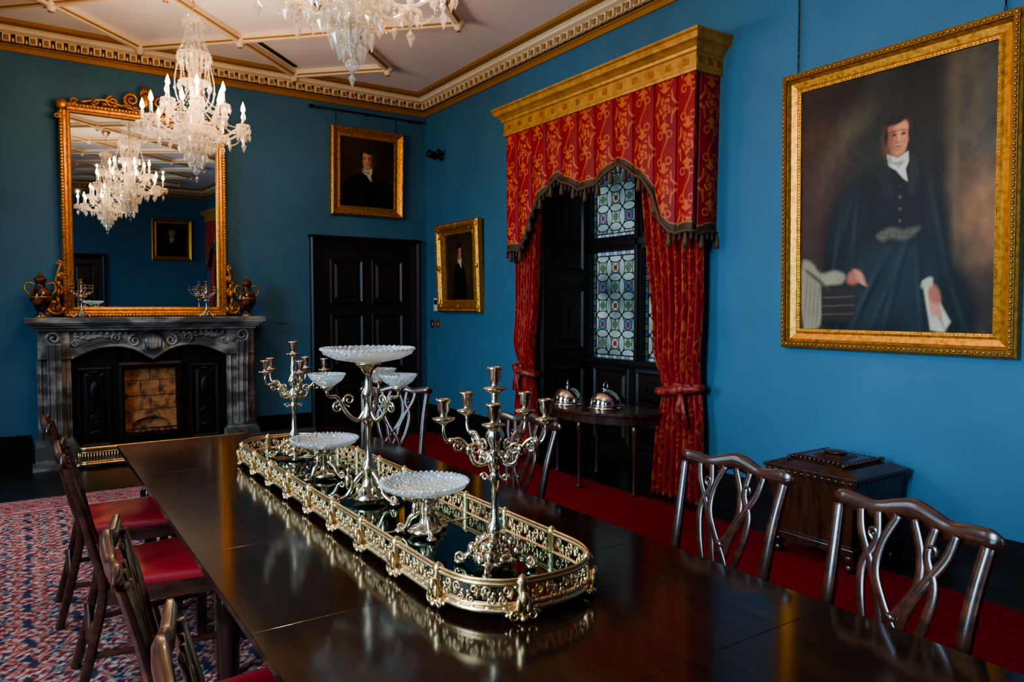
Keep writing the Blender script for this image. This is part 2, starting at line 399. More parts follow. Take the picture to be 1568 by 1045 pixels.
def main_portrait(X,Y):
    U=X/1.2;V=Y/1.54
    n=fnoise(X,Y,5,1); n2=fnoise(X,Y,14,5)
    img=np.zeros(X.shape+(3,))+C3(40,38,32)
    img=over(img,np.clip(.5+n*.5,0,1),C3(60,54,40),.6)
    img=over(img,elm(U,V,.08,.72,.17,.5,-.15,.14),C3(88,46,32),.7)
    img=over(img,elm(U,V,.30,.84,.06,.26,-.7,.07),C3(104,92,66),.6)
    img=over(img,elm(U,V,.30,.95,.3,.06,.1,.06),C3(24,22,20),.7)
    img=over(img,pom(U,V,[(.74,1.1),(.92,1.1),(.93,.0),(.74,0)],.04),C3(90,68,44),.85)
    img=over(img,elm(U,V,.80,.6,.012,.5,0,.02),C3(120,92,60),.5)
    img=over(img,elm(U,V,.74,.6,.012,.5,0,.02),C3(16,16,15),.6)
    img=over(img,pom(U,V,[(.54,1.1),(.74,1.1),(.75,.3),(.58,.3)],.04),C3(20,20,19),.95)
    img=over(img,elm(U,V,.93,.84,.14,.2,.2,.12),C3(86,84,72),.6)
    img=over(img,elm(U,V,.95,.42,.11,.13,.2,.1),C3(186,126,82),.75)
    img=over(img,elm(U,V,.92,.56,.10,.05,.3,.07),C3(140,102,74),.55)
    img=over(img,elm(U,V,.90,.68,.08,.03,-.3,.05),C3(110,100,84),.5)
    img=over(img,elm(U,V,.95,.24,.1,.05,.1,.05),C3(140,96,64),.5)
    img=over(img,elm(U,V,.9,.12,.16,.10,.2,.1),C3(70,48,34),.7)
    img=over(img,pom(U,V,[(.0,.55),(.10,.5),(.16,.3),(.14,.0),(0,0)],.05),C3(78,52,34),.6)
    img=over(img,pom(U,V,smoothpoly([(.12,.22),(.10,.40),(.16,.47),(.22,.44),(.22,.2)]),.012),C3(86,30,24),.7)
    img*=(.66*(1+.2*fnoise(X,Y,30,17,3)))[...,None]
    body=smoothpoly([(.14,.02),(.12,.2),(.13,.36),(.18,.50),(.27,.59),(.40,.635),(.50,.66),(.60,.65),(.68,.60),(.745,.51),(.77,.38),(.80,.27),(.88,.17),(.90,.0),(.6,-.05),(.3,-.05)])
    img=over(img,pom(U,V,body,.045),C3(11,12,13))
    img=over(img,pom(U,V,smoothpoly([(.16,.42),(.26,.56),(.36,.52),(.36,.34),(.34,.22),(.24,.2),(.18,.28)]),.04),C3(22,24,26),.8)
    img=over(img,pom(U,V,smoothpoly([(.68,.56),(.75,.46),(.78,.32),(.76,.2),(.68,.2),(.66,.34)]),.035),C3(21,23,25),.8)
    img=over(img,pom(U,V,smoothpoly([(.34,.30),(.52,.34),(.62,.3),(.60,.14),(.46,.02),(.28,.02)]),.05),C3(36,45,50),.6)
    img=over(img,pom(U,V,smoothpoly([(.56,.32),(.68,.28),(.74,.12),(.70,.0),(.56,.0)]),.05),C3(30,38,43),.6)
    for (a,b,c,d,e) in ((.26,.44,.010,.09,.35),(.31,.40,.008,.09,.1),(.21,.34,.008,.09,.2),(.72,.42,.008,.10,-.25),(.40,.18,.012,.12,.6),(.47,.14,.008,.10,.5),(.52,.18,.010,.12,.3),(.64,.15,.010,.12,-.1),(.24,.12,.010,.10,.2),(.82,.1,.010,.08,-.4),(.35,.10,.009,.1,.5)):
        img=over(img,elm(U,V,a,b,c,d,-e,.016),C3(56,68,76),.35); img=over(img,elm(U,V,a+.02,b,c,d,-e,.018),C3(5,5,6),.7)
    for k in range(4): img=over(img,elm(U,V,.545,.56-.045*k,.008,.006,0,.003),C3(96,88,66),.7)
    img=over(img,pom(U,V,smoothpoly([(.43,.375),(.50,.402),(.56,.388),(.64,.396),(.62,.37),(.57,.352),(.50,.362),(.46,.352)]),.014),C3(98,92,74),.8)
    for k in range(5): img=over(img,elm(U,V,.46+.033*k,.375,.013,.006,.9*math.sin(k*2),.008),C3(52,50,42),.7)
    hx,hy,hh=.53*1.2,.745*1.54,.112
    img=person(img,X,Y,hx,hy,hh,coat=C3(11,12,13),body=[(-1.9,-2.6),(-1.2,-1.75),(-.7,-1.25),(.7,-1.25),(1.2,-1.75),(1.6,-2.6)],side=1,skin=C3(202,124,88))
    for pts,cc in (([(-.5,-1.15),(-.82,-1.0),(-1.1,-1.9),(-.6,-3.2),(-.15,-3.0)],C3(26,28,30)),([(.62,-1.15),(.9,-1.05),(1.15,-1.9),(.8,-3.2),(.55,-3.0)],C3(30,32,34))):
        img=over(img,pom(X,Y,[(hx+a*hh,hy+b*hh) for a,b in pts],.012),cc,.9)
    img=over(img,pom(U,V,smoothpoly([(.0,.27),(.06,.285),(.12,.235),(.20,.245),(.26,.225),(.24,.19),(.14,.17),(.12,.02),(.02,.0)],3),.012),C3(140,128,104))
    img=over(img,pom(U,V,[(.12,.19),(.2,.175),(.32,.17),(.31,.04),(.13,.03)],.010),C3(44,33,27))
    for k in range(3): img=over(img,pom(U,V,[(.13,.06+.035*k),(.31,.065+.035*k),(.31,.07+.035*k),(.13,.066+.035*k)],.004),C3(104,86,62),.6)
    img=over(img,elm(U,V,.31,.215,.042,.028,.3,.012),C3(160,92,72))
    for k in range(4): img=over(img,elm(U,V,.335+.006*k,.232-.013*k,.028,.0065,-.45,.005),C3(190,120,94))
    for k in range(5): img=over(img,elm(U,V,.05+.02*k,.24-.012*k,.03,.006,-.5,.010),C3(76,68,54),.8)
    for k in range(4): img=over(img,elm(U,V,.03+.025*k,.12,.006,.08,-.1,.012),C3(84,76,60),.7)
    img=over(img,pom(U,V,[(.66,.19),(.70,.20),(.715,.15),(.79,.04),(.76,.0),(.70,.01),(.68,.1)],.009),C3(184,172,146))
    img=over(img,elm(U,V,.745,.05,.006,.05,.5,.008),C3(110,100,80),.7)
    img=over(img,elm(U,V,.715,.135,.028,.045,.35,.010),C3(160,92,72))
    for k in range(4): img=over(img,elm(U,V,.70+.014*k,.090-.004*k,.006,.03,.3,.004),C3(190,120,94))
    img=over(img,elm(U,V,.68,.185,.028,.016,.5,.008),C3(160,152,130))
    img*= (1+.12*n2)[...,None]
    return img
def small_portrait(seed,w,h,side,skin,hair,bg,hx=.5,hy=.66,hh=.115,body=None):
    def f(X,Y):
        n=fnoise(X/w,Y/h,5,seed)
        img=np.zeros(X.shape+(3,))+bg*.6
        img=over(img,elm(X/w,Y/h,.5+.15*side,.55,.45,.5,0,.4),bg*1.6,.8); img*=(1+.25*n)[...,None]
        return person(img,X,Y,hx*w,hy*h,hh*h,skin=skin,hair=hair,side=side,body=body)*.9
    return f
def framed(name,Mx,w,h,fw,prof,func,nx,ny,beads=True,dark=False,cartouche=False):
    e=empty(name); mb=MB(); mb.M=Mx
    mb.frame(w,h,prof,M_gold)
    mb.box((-w/2+.02,-h/2+.02,.0),(w/2-.02,h/2-.02,.012),M_black)
    def row(inset,zz,step,r,m):
        ww,hh=w-2*inset,h-2*inset
        for (L,horiz) in ((ww,True),(hh,False)):
            n=max(2,int(L/step))
            for i in range(n+1):
                q=-L/2+L*i/n
                for sg in (-1,1):
                    c=(q,sg*hh/2,zz) if horiz else (sg*ww/2,q,zz)
                    mb.ell(c,r if horiz else (r[1],r[0],r[2]),m,6,4)
    if dark:
        mb.frame(w,h,[(.012,prof[1][1]+.004),(.012,prof[2][1]+.003),(.04,prof[2][1]+.003),(.046,.06)],M_golddk)
        row(.026,prof[2][1]+.004,.03,(.012,.009,.008),M_gold)
    elif beads: row(fw*.18,prof[2][1],.035,(.014,.011,.01),M_gold)
    if beads: row(fw*.9,prof[-2][1]+.002,.02,(.007,.005,.005),M_gold)
    if cartouche:
        for sx in (-1,1):
            for sy in (-1,1):
                c=(sx*(w/2-.06),sy*(h/2-.06))
                mb.ell((c[0],c[1],.07),(.06,.06,.025),M_gold,10,6)
                for k in (0,1):
                    mb.scroll((c[0]-sx*.09*(k==0),c[1]-sy*.09*(k==1)),.05,pi/2*k,1.3,.013,M_gold,flip=sx*sy*(1 if k else -1),z=.07)
        for (x,y) in ((0,h/2-.05),(0,-h/2+.05),(w/2-.05,0),(-w/2+.05,0)):
            mb.ell((x,y,.07),(.05,.05,.025),M_gold,10,6)
            mb.scroll((x-.06*(y!=0),y-.06*(x!=0)),.035,0,1.3,.011,M_gold,z=.07); mb.scroll((x+.06*(y!=0),y+.06*(x!=0)),.035,pi,1.3,.011,M_gold,z=.07,flip=-1)
    mb.obj('frame',parent=e)
    planecanvas('canvas',w-2*fw+.01,h-2*fw+.01,nx,ny,func,Mx@T(0,0,.022),M_paint,e)
    return e,mb
fr_big=[(0,0),(0,.06),(.02,.075),(.045,.065),(.06,.045),(.095,.032),(.11,.042),(.125,.038),(.13,.018)]
framed('large_framed_portrait',WR(2.40,2.13,.01)@RX(math.radians(1.0)),1.42,1.80,.13,fr_big,main_portrait,320,410,dark=True)
fr_s=[(0,0),(0,.06),(.02,.08),(.05,.06),(.08,.045),(.11,.05),(.12,.02)]
framed('framed_portrait',WF(3.545,3.12,.015)@RX(math.radians(2)),.93,1.04,.12,fr_s,small_portrait(4,.7,.83,-1,C3(205,146,112),C3(50,36,26),C3(50,36,22),hx=.5,hy=.68,hh=.13),150,180)
framed('ornate_framed_portrait',WR(7.52,1.97,.015)@RX(math.radians(2)),.98,1.06,.15,[(0,0),(0,.06),(.02,.085),(.06,.09),(.1,.06),(.14,.05),(.15,.02)],
   small_portrait(7,.69,.77,1,C3(180,120,90),C3(30,20,14),C3(50,38,24),hy=.72,hh=.1,body=[(-2.2,-9),(-2.0,-2.9),(-1.3,-2.0),(0,-1.3),(1.0,-1.9),(1.7,-3.2),(2.3,-9)]),140,160,cartouche=True)
framed('framed_portrait',WB(3.45,2.75,.015),1.0,1.1,.12,fr_s,small_portrait(9,.77,.87,1,C3(190,135,105),C3(120,110,100),C3(30,24,20)),60,70)
mb=MB()
mb.tube([(2.85,YF-.06,3.82),(4.24,YF-.06,3.82)],.011,8,M_black)
for x in (2.85,4.24): mb.ell((x,YF-.06,3.82),(.03,.025,.025),M_black)
for x in (2.95,3.55,4.14): mb.box((x-.01,YF,3.81),(x+.01,YF-.07,3.83),M_black)
for x in (3.15,3.92): mb.tube([(x,YF-.05,3.82),(x,YF-.05,3.655)],.004,5,M_black)
mb.obj('picture_rail_rod')
mb=MB()
for y in (3.03,1.8):
    for k in range(32):
        z=3.06+k*.029; mb.tube([(XR-.03+.006*math.cos(a)*(k%2),y+.006*math.cos(a)*((k+1)%2),z+.018*math.sin(a)) for a in [i*pi/3 for i in range(6)]],.0025,4,M_black,closed=True)
mb.obj('picture_hanging_chain')

# ---------------------------------------------------------------- door
def door2(name,mk,w,h):
    mb=MB(); mb.M=mk; aw=.13
    mb.arch(w,h,[(0,0),(0,.05),(.02,.065),(.05,.05),(.09,.04),(aw,.03),(aw,.0)],M_door)
    iw=w-2*aw; ih=h-aw
    mb.box((-iw/2,.005,0),(iw/2,ih,.022),M_door)
    cols=[(-iw/2+.1,-.05),(.05,iw/2-.1)]; rows=[(.2,.62),(.74,1.42),(1.54,ih-.12)]
    mb.box((-.012,.005,.022),(.012,ih,.034),M_door)
    for a,b in cols:
        for c,d in rows:
            mb.frame(b-a,d-c,[(0,.022),(0,.036),(.02,.044),(.04,.026),(.06,.024),(.09,.038),((b-a)/2-.001,.038)],M_door,T((a+b)/2,(c+d)/2,0))
    mb.box((-w/2-.015,h-.01,0),(w/2+.015,h+.015,.075),M_door)
    mb.ell((.06,1.0,.07),(.028,.028,.028),M_brass); mb.lathe([(.012,0),(.01,.05)],8,M_brass,T(.06,1.0,.02))
    return mb.obj(name)
door2('door_1',WF(3.535,0,.002),1.41,2.33)
door2('door_2',WB(1.1,0,.002),1.5,2.3)

# ---------------------------------------------------------------- window alcove
def stained_func(w,h):
    def f(X,Y):
        base=np.zeros(X.shape+(3,))+np.array([.42,.54,.54])
        n=fnoise(X,Y,9,11,3)
        base*= (1+.4*n)[...,None]
        cx=w/2; P=.19; lead=np.zeros(X.shape); lw=.005; R=P
        nc=int(w/P/2)+1
        for a in range(-nc,nc+1):
            for b in range(-5,6):
                px=cx+a*P; py=h/2+b*P
                d=np.hypot(X-px,Y-py)
                lead=np.maximum(lead,(np.abs(d-R*.72)<lw))
                if (a+b)%2==0:
                    base=over(base,sstep(d-R*.30,.002),[.14,.28,.52] if b%2 else [.50,.58,.54])
                    base=over(base,sstep(d-R*.14,.002),[.55,.07,.06])
                    lead=np.maximum(lead,(np.abs(d-R*.30)<lw*.8))
                else:
                    base=over(base,sstep(np.abs(X-px)+np.abs(Y-py)-R*.22,.002),[.22,.36,.16])
                    lead=np.maximum(lead,(np.abs(np.abs(X-px)+np.abs(Y-py)-R*.22)<lw))
        for s in (1,-1):
            q=np.mod((X-cx)*s+(Y-h/2),P)
            lead=np.maximum(lead,(np.minimum(q,P-q)<lw*.6))
        e=np.minimum(np.minimum(X,w-X),np.minimum(Y,h-Y))
        bd=e<.045
        along=np.where((X<.045)|(X>w-.045),Y,X)
        k=np.floor(along/.06).astype(int)
        bc=np.where((k%2==0)[...,None],np.array([.22,.36,.60]),np.array([.55,.62,.56]))
        base=np.where(bd[...,None],bc,base)
        lead=np.where(bd,0,lead)
        lead=np.maximum(lead,np.abs(e-.045)<lw); lead=np.maximum(lead,bd&(np.mod(along,.06)<lw*1.4)); lead=np.maximum(lead,e<.006)
        return np.where((lead>.5)[...,None],np.array([.012,.012,.014]),base)
    return f
def alcove(idx,yc):
    e=empty('window_%d'%idx); mb=MB(); mk=WR(yc); mb.M=mk; D=.6; hw=HW
    mb.box((-hw-.03,0,-.001),(-hw+.03,WT,-D),M_dark); mb.box((hw-.03,0,-.001),(hw+.03,WT,-D),M_dark)
    mb.box((-hw,WT-.03,-.001),(hw,WT+.03,-D),M_dark)
    mb.box((-hw,0,-D-.06),(hw,.96,-D),M_dark); mb.box((-hw,WT-.14,-D-.06),(hw,WT,-D),M_dark)
    mb.box((-hw+.03,.94,-D),(hw-.03,.985,-D+.1),M_dark)
    for c in (-.63,0,.63):
        for (a,b) in ((.12,.46),(.52,.9)):
            mb.frame(.56,b-a,[(0,0),(0,.012),(.03,.02),(.05,.004),(.07,.004),(.1,.018),(.1699,.018)],M_dark,T(c,(a+b)/2,-D))
    for c,ww in ((-.95,.03),(-.205,.045),(.205,.045),(.95,.03)):
        mb.box((c-ww,.96,-D-.06),(c+ww,WT,-D+.05),M_dark)
        mb.box((c-ww*.5,.96,-D+.05),(c+ww*.5,WT,-D+.075),M_dark)
    mb.box((-hw,2.06,-D-.06),(hw,2.2,-D+.05),M_dark); mb.box((-hw,2.1,-D+.05),(hw,2.16,-D+.075),M_dark)
    for sg in (-1,1):
        R=mk@T(sg*(hw-.03),0,-D/2)@RY(-sg*pi/2)
        for (a,b) in ((.15,.9),(1.05,1.7),(1.85,2.9)):
            mb.M=R; mb.frame(.42,b-a,[(0,0),(0,.012),(.03,.024),(.05,.006),(.08,.006),(.12,.02),(.2,.02)],M_dark,T(0,(a+b)/2,0)); mb.M=mk
    mb.arch(2*hw+.16,WT+.08,[(0,0),(0,.03),(.03,.045),(.08,.03),(.1,.0)],M_dark)
    mb.obj('panelling',parent=e)
    for c,pw in ((-.585,.67),(0,.32),(.585,.67)):
        n1=(190,290) if idx==1 and c<.1 else (40,60)
        planecanvas('stained_glass_lower',pw,1.09,*n1,stained_func(pw,1.09),mk@T(c,1.515,-D-.01),M_stained,e)
        planecanvas('stained_glass_upper',pw,.79,n1[0],int(n1[1]*.75),stained_func(pw,.79),mk@T(c,2.59,-D-.01),M_stained,e)
alcove(1,W1); alcove(2,W2)

def damask(a,b,op=.70):
    pa,pb=.47,.60
    red=C3(134,7,20); dred=C3(92,4,13); gold=C3(184,98,46)
    img=np.zeros(a.shape+(3,))+red
    img=over(img,np.clip(.5+.5*fnoise(a,b,14,3),0,1),dred,.4)
    mask=np.zeros(a.shape)
    for off in (0,.5):
        u=a/pa-off; v=b/pb-off
        du=u-np.round(u); dv=v-np.round(v)
        x=du*pa; y=dv*pb; r=np.hypot(x,y*.72)/.1; th=np.arctan2(y*.72,x)
        fl=(r<(.60+.22*np.cos(5*th+pi/2)))&(np.sin(r*17+1.2*np.cos(5*th))>-.3)
        leaf=(np.abs(r-.98-.12*np.cos(6*th))<.09)&(np.abs(np.sin(th*3))>.3)
        stem=(np.abs(x-.03*np.sin(2*pi*dv*2.))<.006)&(np.abs(dv)>.24)
        tend=(np.abs(np.hypot(np.abs(x)-.045,np.abs(y)-.2)-.025)<.006)&(np.abs(x)>.02)
        fin=(np.hypot(x,(np.abs(y)-.155)*.6)<.022)
        mask=np.maximum(mask,(fl|leaf|stem|fin|tend).astype(float))
    return over(img,mask,gold,op)
def curtains(yc,hi):
    mk=WR(yc); R=np.array(mk)
    def tow(L): 
        L4=np.concatenate([L,np.ones(L.shape[:-1]+(1,))],-1)@R.T; return L4[...,:3]
    for sg in (-1,1):
        e=empty('curtain')
        nu,nv=(220,220) if hi else (60,60)
        a=np.linspace(0,1,nu); z=np.linspace(.016,3.18,nv); A,Z=np.meshgrid(a,z,indexing='ij')
        tie=.86
        g=np.exp(-((Z-tie)/.2)**2)
        if sg>0: inv=[.72,.76,.80,.73,.61,.50]; ouv=[1.23,1.21,1.17,1.2,1.22]
        else: inv=[.88,.90,.95,.90,.84,.74]; ouv=[1.25,1.24,1.20,1.23,1.24]
        inner=np.interp(Z,[0,.5,tie,1.3,2.2,3.2],inv); outer=np.interp(Z,[0,tie-.25,tie,tie+.3,3.2],ouv)
        wd_=(inv[2]+ouv[2])/2; hwid=(ouv[2]-inv[2])/2
        S=inner+(outer-inner)*A
        ph=fnoise(A*0+.3,Z,1.2,2,2)*.5
        amp=(.036*(1-.45*g))*(1-.3*(Z/3.2))
        fold=np.cos(2*pi*(7.5*A+.25*ph*np.sin(A*3)))+.4*np.cos(2*pi*(15*A)+2*ph+1)
        Nn=.135+amp*fold-.03*g*(2*A-1)**2+.03*np.exp(-((Z-1.12)/.2)**2)
        S=S+ .010*np.sin(2*pi*7.5*A+1.3)*(1-g)
        P=tow(np.stack([sg*S,Z,Nn],-1)); col=damask(A*1.4,Z,.42)*1.15
        col=np.where((np.mod(A*30,1)<.25)[...,None],col*1.4,col)
        gridobj('drape',P,col,M_attrcloth,e)
        mb=MB(); mb.M=mk
        cx=sg*wd_; pts=[]
        for i in range(29):
            t=2*pi*i/28; pts.append((cx+(hwid+.025)*math.cos(t),tie+.03*math.cos(t)*sg,.135+.08*math.sin(t)))
        mb.tube(pts[:-1],.034,8,M_tie,closed=True,up=(0,1,0),asp=1.0)
        for q in (-.03,.03): mb.tube([(p[0]*1,p[1]+q,p[2]+.008) for p in pts[:-1]],.006,5,M_rope,closed=True)
        kx=sg*(wd_+hwid*.5)
        mb.ell((kx,tie+.02,.215),(.04,.045,.035),M_tie,10,6)
        for q in (-1,1): mb.ell((kx+q*.05,tie+.045,.2),(.045,.028,.025),M_tie,8,5)
        for q,l in ((-.02,.2),(.03,.27)): mb.tube([(kx,tie,.22),(kx+q,tie-l*.5,.225),(kx+q*1.6,tie-l,.215)],[.018,.024,.034],6,M_tie,asp=.4)
        mb.obj('tieback',parent=e)
    e=empty('curtain_valance')
    W=1.235;D=.27
    nu,nv=(700,200) if hi else (120,40)
    tot=2*D+2*W; a=np.linspace(0,tot,nu); q=np.linspace(0,1,nv)
    s=np.where(a<D,-W,np.where(a<D+2*W,-W+(a-D),W)); n=np.where(a<D,a,np.where(a<D+2*W,D,D-(a-D-2*W)))
    def prof(sv):
        x=np.abs(sv)
        return np.interp(x,[0,.10,.26,.40,.55,.70,.82,.92,1.0,1.3],[2.50,2.52,2.58,2.65,2.58,2.49,2.36,2.12,2.05,2.03])
    bot=prof(s)+.022*np.abs(np.sin(pi*(a)/.235))
    A,Q=np.meshgrid(a,q,indexing='ij'); S=s[:,None]+0*Q; N0=n[:,None]+0*Q; B=bot[:,None]; Z=3.24+(B-3.24)*Q
    pl=.235; ac=D+W
    pleat=np.mod(A-ac,pl)/pl
    crease=np.exp(-((pleat-.5)/.05)**2)
    rip=-.022*crease+.008*np.cos(2*pi*(pleat-.0))*(.3+Q)
    front=((A>D)&(A<D+2*W))
    Nn=N0+np.where(front,rip,0); Sx=S+np.where(front,0,np.sign(S)*(rip))
    Sx=Sx*(1-.012*Q)
    col=damask(A-ac,Z)*1.15
    dist=(Z-B)
    col=np.where((dist<.06)[...,None],C3(62,40,24),col); col=np.where(((dist>.06)&(dist<.072))[...,None],C3(140,96,46),col)
    P=tow(np.stack([Sx,Z,Nn],-1)); gridobj('valance_cloth',P,col,M_attrcloth,e)
    mb=MB(); mb.M=mk
    k=int(tot/.055)
    for i in range(k+1):
        aa=min(tot-.001,i*tot/k); ss=np.interp(aa,a,s)*.988; nn=np.interp(aa,a,n); bb=np.interp(aa,a,bot)
        big=(i%3==0)
        L=.12 if big else .07; r=.024 if big else .014
        mb.M=mk@T(ss,bb+.01,nn)@RX(pi/2)
        mb.lathe([(r*.5,0),(r*.6,L*.08),(r*.35,L*.2),(r*.75,L*.3),(r*.7,L*.38),(r,L*.75),(r*.9,L),(.0,L)],7,M_rope if big else M_tassel)
    mb.M=mk
    pts=[(s[i]*.988,bot[i]+.005,n[i]+(.006)) for i in range(0,nu,4)]
    mb.tube(pts,.015,6,M_rope)
    mb.obj('tassel_fringe',parent=e)
    mb=MB(); mb.M=mk
    W=1.245;D=.275
    pr=[(0,3.2),(.012,3.2),(.018,3.22),(.01,3.228),(.01,3.33),(.025,3.34),(.03,3.36),(.055,3.385),(.085,3.40),(.09,3.412),(.09,3.44),(.105,3.452),(.105,3.468),(-.02,3.468)]
    vs=[];fs=[]
    for d,z in pr: vs+=[(-W-d,z,0.001),(-W-d,z,D+d),(W+d,z,D+d),(W+d,z,0.001)]
    for i in range(len(pr)-1):
        for kk in range(3): fs.append((i*4+kk,i*4+kk+1,(i+1)*4+kk+1,(i+1)*4+kk))
    mb.add(vs,fs,M_pelmet)
    mb.box((-W-.0,3.44,0.001),(W,3.466,D),M_pelmet); mb.box((-W,3.2,0.001),(W,3.215,D),M_pelmet)
    for i in range(14):
        x=-W+ (i+.5)*2*W/14
        for qq in (-.02,0,.02): mb.box((x+qq-.005,3.255,D+.01),(x+qq+.005,3.305,D+.016),M_gold)
    for sg in (-1,1):
        for z in (.05,.15,.25):
            for qq in (-.02,0,.02): mb.box((sg*(W+.01),3.255,z+qq-.005),(sg*(W+.016),3.305,z+qq+.005),M_gold)
    mb.obj('curtain_pelmet')
curtains(W1,True); curtains(W2,False)

# ---------------------------------------------------------------- fireplace
mb=MB(); mk=WF(0,0,.002); mb.M=mk
f0,f1=.1,2.15
def shelfpoly(d,lo,hi):
    pts=[(lo-d,0),(lo-d,.24+d)]
    for i in range(25):
        t=i/24; x=lo-d+(hi-lo+2*d)*t
        y=.26+d+.05*math.exp(-((t-.5)/.16)**2)+.02*math.exp(-((t-.0)/.1)**2)+.02*math.exp(-((t-1)/.1)**2)
        pts.append((x,y))
    pts+=[(hi+d,0)]
    return pts
RXm=Matrix(((1,0,0,0),(0,0,1,0),(0,1,0,0),(0,0,0,1)))
for d,z0,z1 in ((.0,1.27,1.30),(.03,1.30,1.325),(.06,1.325,1.345),(.085,1.345,1.40)):
    mb.prism(shelfpoly(d,f0+.02,f1-.02),z0,z1,M_marble,RXm)
po=[(f0+.05,1.28),(f0+.05,.98),(.36,.98)]
for i in range(31):
    t=i/30; x=.40+t*(1.85-.40); u=abs(t-.5)*2
    y=1.03+.09*math.sin(pi*min(1,u*1.0))*(1) -.05*math.exp(-(u/.16)**2)
    po.append((x,y-.03*u**4))
po+=[(1.89,.98),(f1-.05,.98),(f1-.05,1.28)]
mb.prism(po,.0,.2,M_marble)
edge=[(p[0],p[1],.205) for p in po[3:-3]]
mb.tube(edge,.018,8,M_marble); mb.tube([(p[0],p[1]+.05,.2) for p in po[5:-5]],.008,6,M_marble)
mb.ell((1.125,1.15,.22),(.1,.09,.05),M_marble,14,8)
for k in range(-3,4): mb.ell((1.125+.03*k,1.16-.006*k*k,.25),(.012,.07-.008*abs(k),.02),M_marble,8,5)
for sg in (-1,1):
    mb.scroll((1.125+sg*.17,1.16),.06,pi/2,1.5,.017,M_marble,flip=-sg,z=.215)
    mb.scroll((1.125+sg*.33,1.19),.05,-pi/2,1.5,.014,M_marble,flip=sg,z=.21)
    for k in range(6): mb.ell((1.125+sg*(.42+.05*k),1.20+.012*math.sin(k*1.5),.205),(.035,.016,.018),M_marble,8,5)
    for k in range(9): mb.ell((1.125+sg*(.24+.055*k),1.245-.01*math.sin(k*.9),.205),(.02,.022,.02),M_marble,8,5)
    mb.ell((1.125+sg*.78,1.15,.21),(.07,.05,.03),M_marble,10,6)
    for k in (-1,1): mb.scroll((1.125+sg*(.78+k*.09),1.15),.035,0,1.4,.01,M_marble,flip=k,z=.21)
for sg,c in ((-1,.26),(1,1.99)):
    mb.box((c-.17,0,0),(c+.17,.19,.27),M_marble); mb.box((c-.155,.19,0),(c+.155,.215,.25),M_marble)
    mb.box((c-.14,.2,0),(c+.14,1.0,.19),M_marble)
    mb.box((c-.13,1.0,.0),(c+.13,1.27,.235),M_marble)
    path=cr([(c,.24,.2),(c,.3,.235),(c,.5,.215),(c,.8,.225),(c,1.02,.26),(c,1.15,.28)],6)
    mb.tube([tuple(p) for p in path],[.075-.02*math.sin(pi*i/(len(path)-1)) for i in range(len(path))],10,M_marble,up=(0,0,1),asp=.5)
    for q in (-.05,0,.05): mb.tube([(p[0]+q,p[1],p[2]+.034-abs(q)*.2) for p in path],.011,6,M_marble)
    for q in (-.11,.11): mb.tube([(c+q,.24,.195),(c+q,.98,.195)],.012,6,M_marble)
    mb.scroll((c,1.2),.07,-pi/2,1.5,.02,M_marble,flip=sg,z=.27); mb.scroll((c,.3),.055,pi/2,1.4,.016,M_marble,flip=-sg,z=.245)
    for k in range(5): mb.ell((c,.98-.045*k,.262-.008*k),(.05-.007*k,.035,.02),M_marble,10,6)
mb.box((.40,0,0),(.86,1.06,.12),M_iron); mb.box((1.36,0,0),(1.85,1.06,.12),M_iron)
mb.box((.8,.90,0),(1.42,1.1,.12),M_iron); mb.box((.8,0,0),(1.42,.2,.13),M_iron)
mb.frame(.60,.78,[(0,.12),(0,.15),(.03,.16),(.05,.13),(.06,.08)],M_iron,T(1.11,.55,0))
for c in (.6,1.63):
    mb.frame(.3,.8,[(0,.12),(0,.135),(.02,.14),(.04,.122),(.06,.122),(.08,.135),(.14,.135)],M_iron,T(c,.5,0))
    mb.ell((c,.65,.135),(.05,.12,.02),M_iron); mb.scroll((c,.38),.06,0,1.5,.012,M_iron,z=.135)
    for z in (.25,.85): mb.ell((c,z,.135),(.06,.02,.015),M_iron)
mb.box((.86,.12,.01),(1.36,.92,.03),M_brick)
for r,(z0,z1) in enumerate(((.44,.58),(.585,.74),(.745,.86))):
    xs=[.865,1.02,1.2,1.355] if r%2 else [.865,1.11,1.355]
    for a,b in zip(xs[:-1],xs[1:]): mb.box((a+.003,z0,.03),(b-.003,z1,.05+.01*(r%2)),M_brick)
arcp=[(.865,.2)]+[(.93,.2)]+[(1.11-.18*math.cos(a),.27+.09*math.sin(a)) for a in [i*pi/8 for i in range(9)]]+[(1.29,.2),(1.355,.2),(1.355,.435),(.865,.435)]
mb.prism(arcp,.03,.075,M_brick)
mb.box((.87,.2,.03),(1.35,.225,.11),M_brick)
for k in range(7): mb.tube([(.93+.06*k,.2,.12),(.93+.06*k,.25,.125)],.006,6,M_iron)
mb.tube([(.87,.25,.125),(1.35,.25,.125)],.008,6,M_iron)
mb.box((.06,0,.27),(2.2,.025,.62),M_marble)
mb.obj('marble_fireplace',bevel=.003)
mb=MB()
x0,x1,yn,yw=.42,1.95,7.78,8.14
pts=[(x0,yw),(x0,yn+.08)]+[(x0+.08-.08*math.cos(a),yn+.08-.08*math.sin(a)) for a in [i*pi/10 for i in range(1,6)]]+[(x1-.08+.08*math.sin(a),yn+.08-.08*math.cos(a)) for a in [i*pi/10 for i in range(0,6)]]+[(x1,yw)]
for z,r in ((.04,.014),(.06,.008),(.15,.008),(.185,.02)): mb.tube([(p[0],p[1],z) for p in pts],r,8,M_brass)
n=90; L=[0]
for i in range(1,len(pts)): L.append(L[-1]+math.dist(pts[i],pts[i-1]))
for k in range(n):
    d=L[-1]*(k+.5)/n; x=np.interp(d,L,[p[0] for p in pts]); y=np.interp(d,L,[p[1] for p in pts])
    mb.tube([(x,y,.05),(x,y,.15)],.006,5,M_brass)
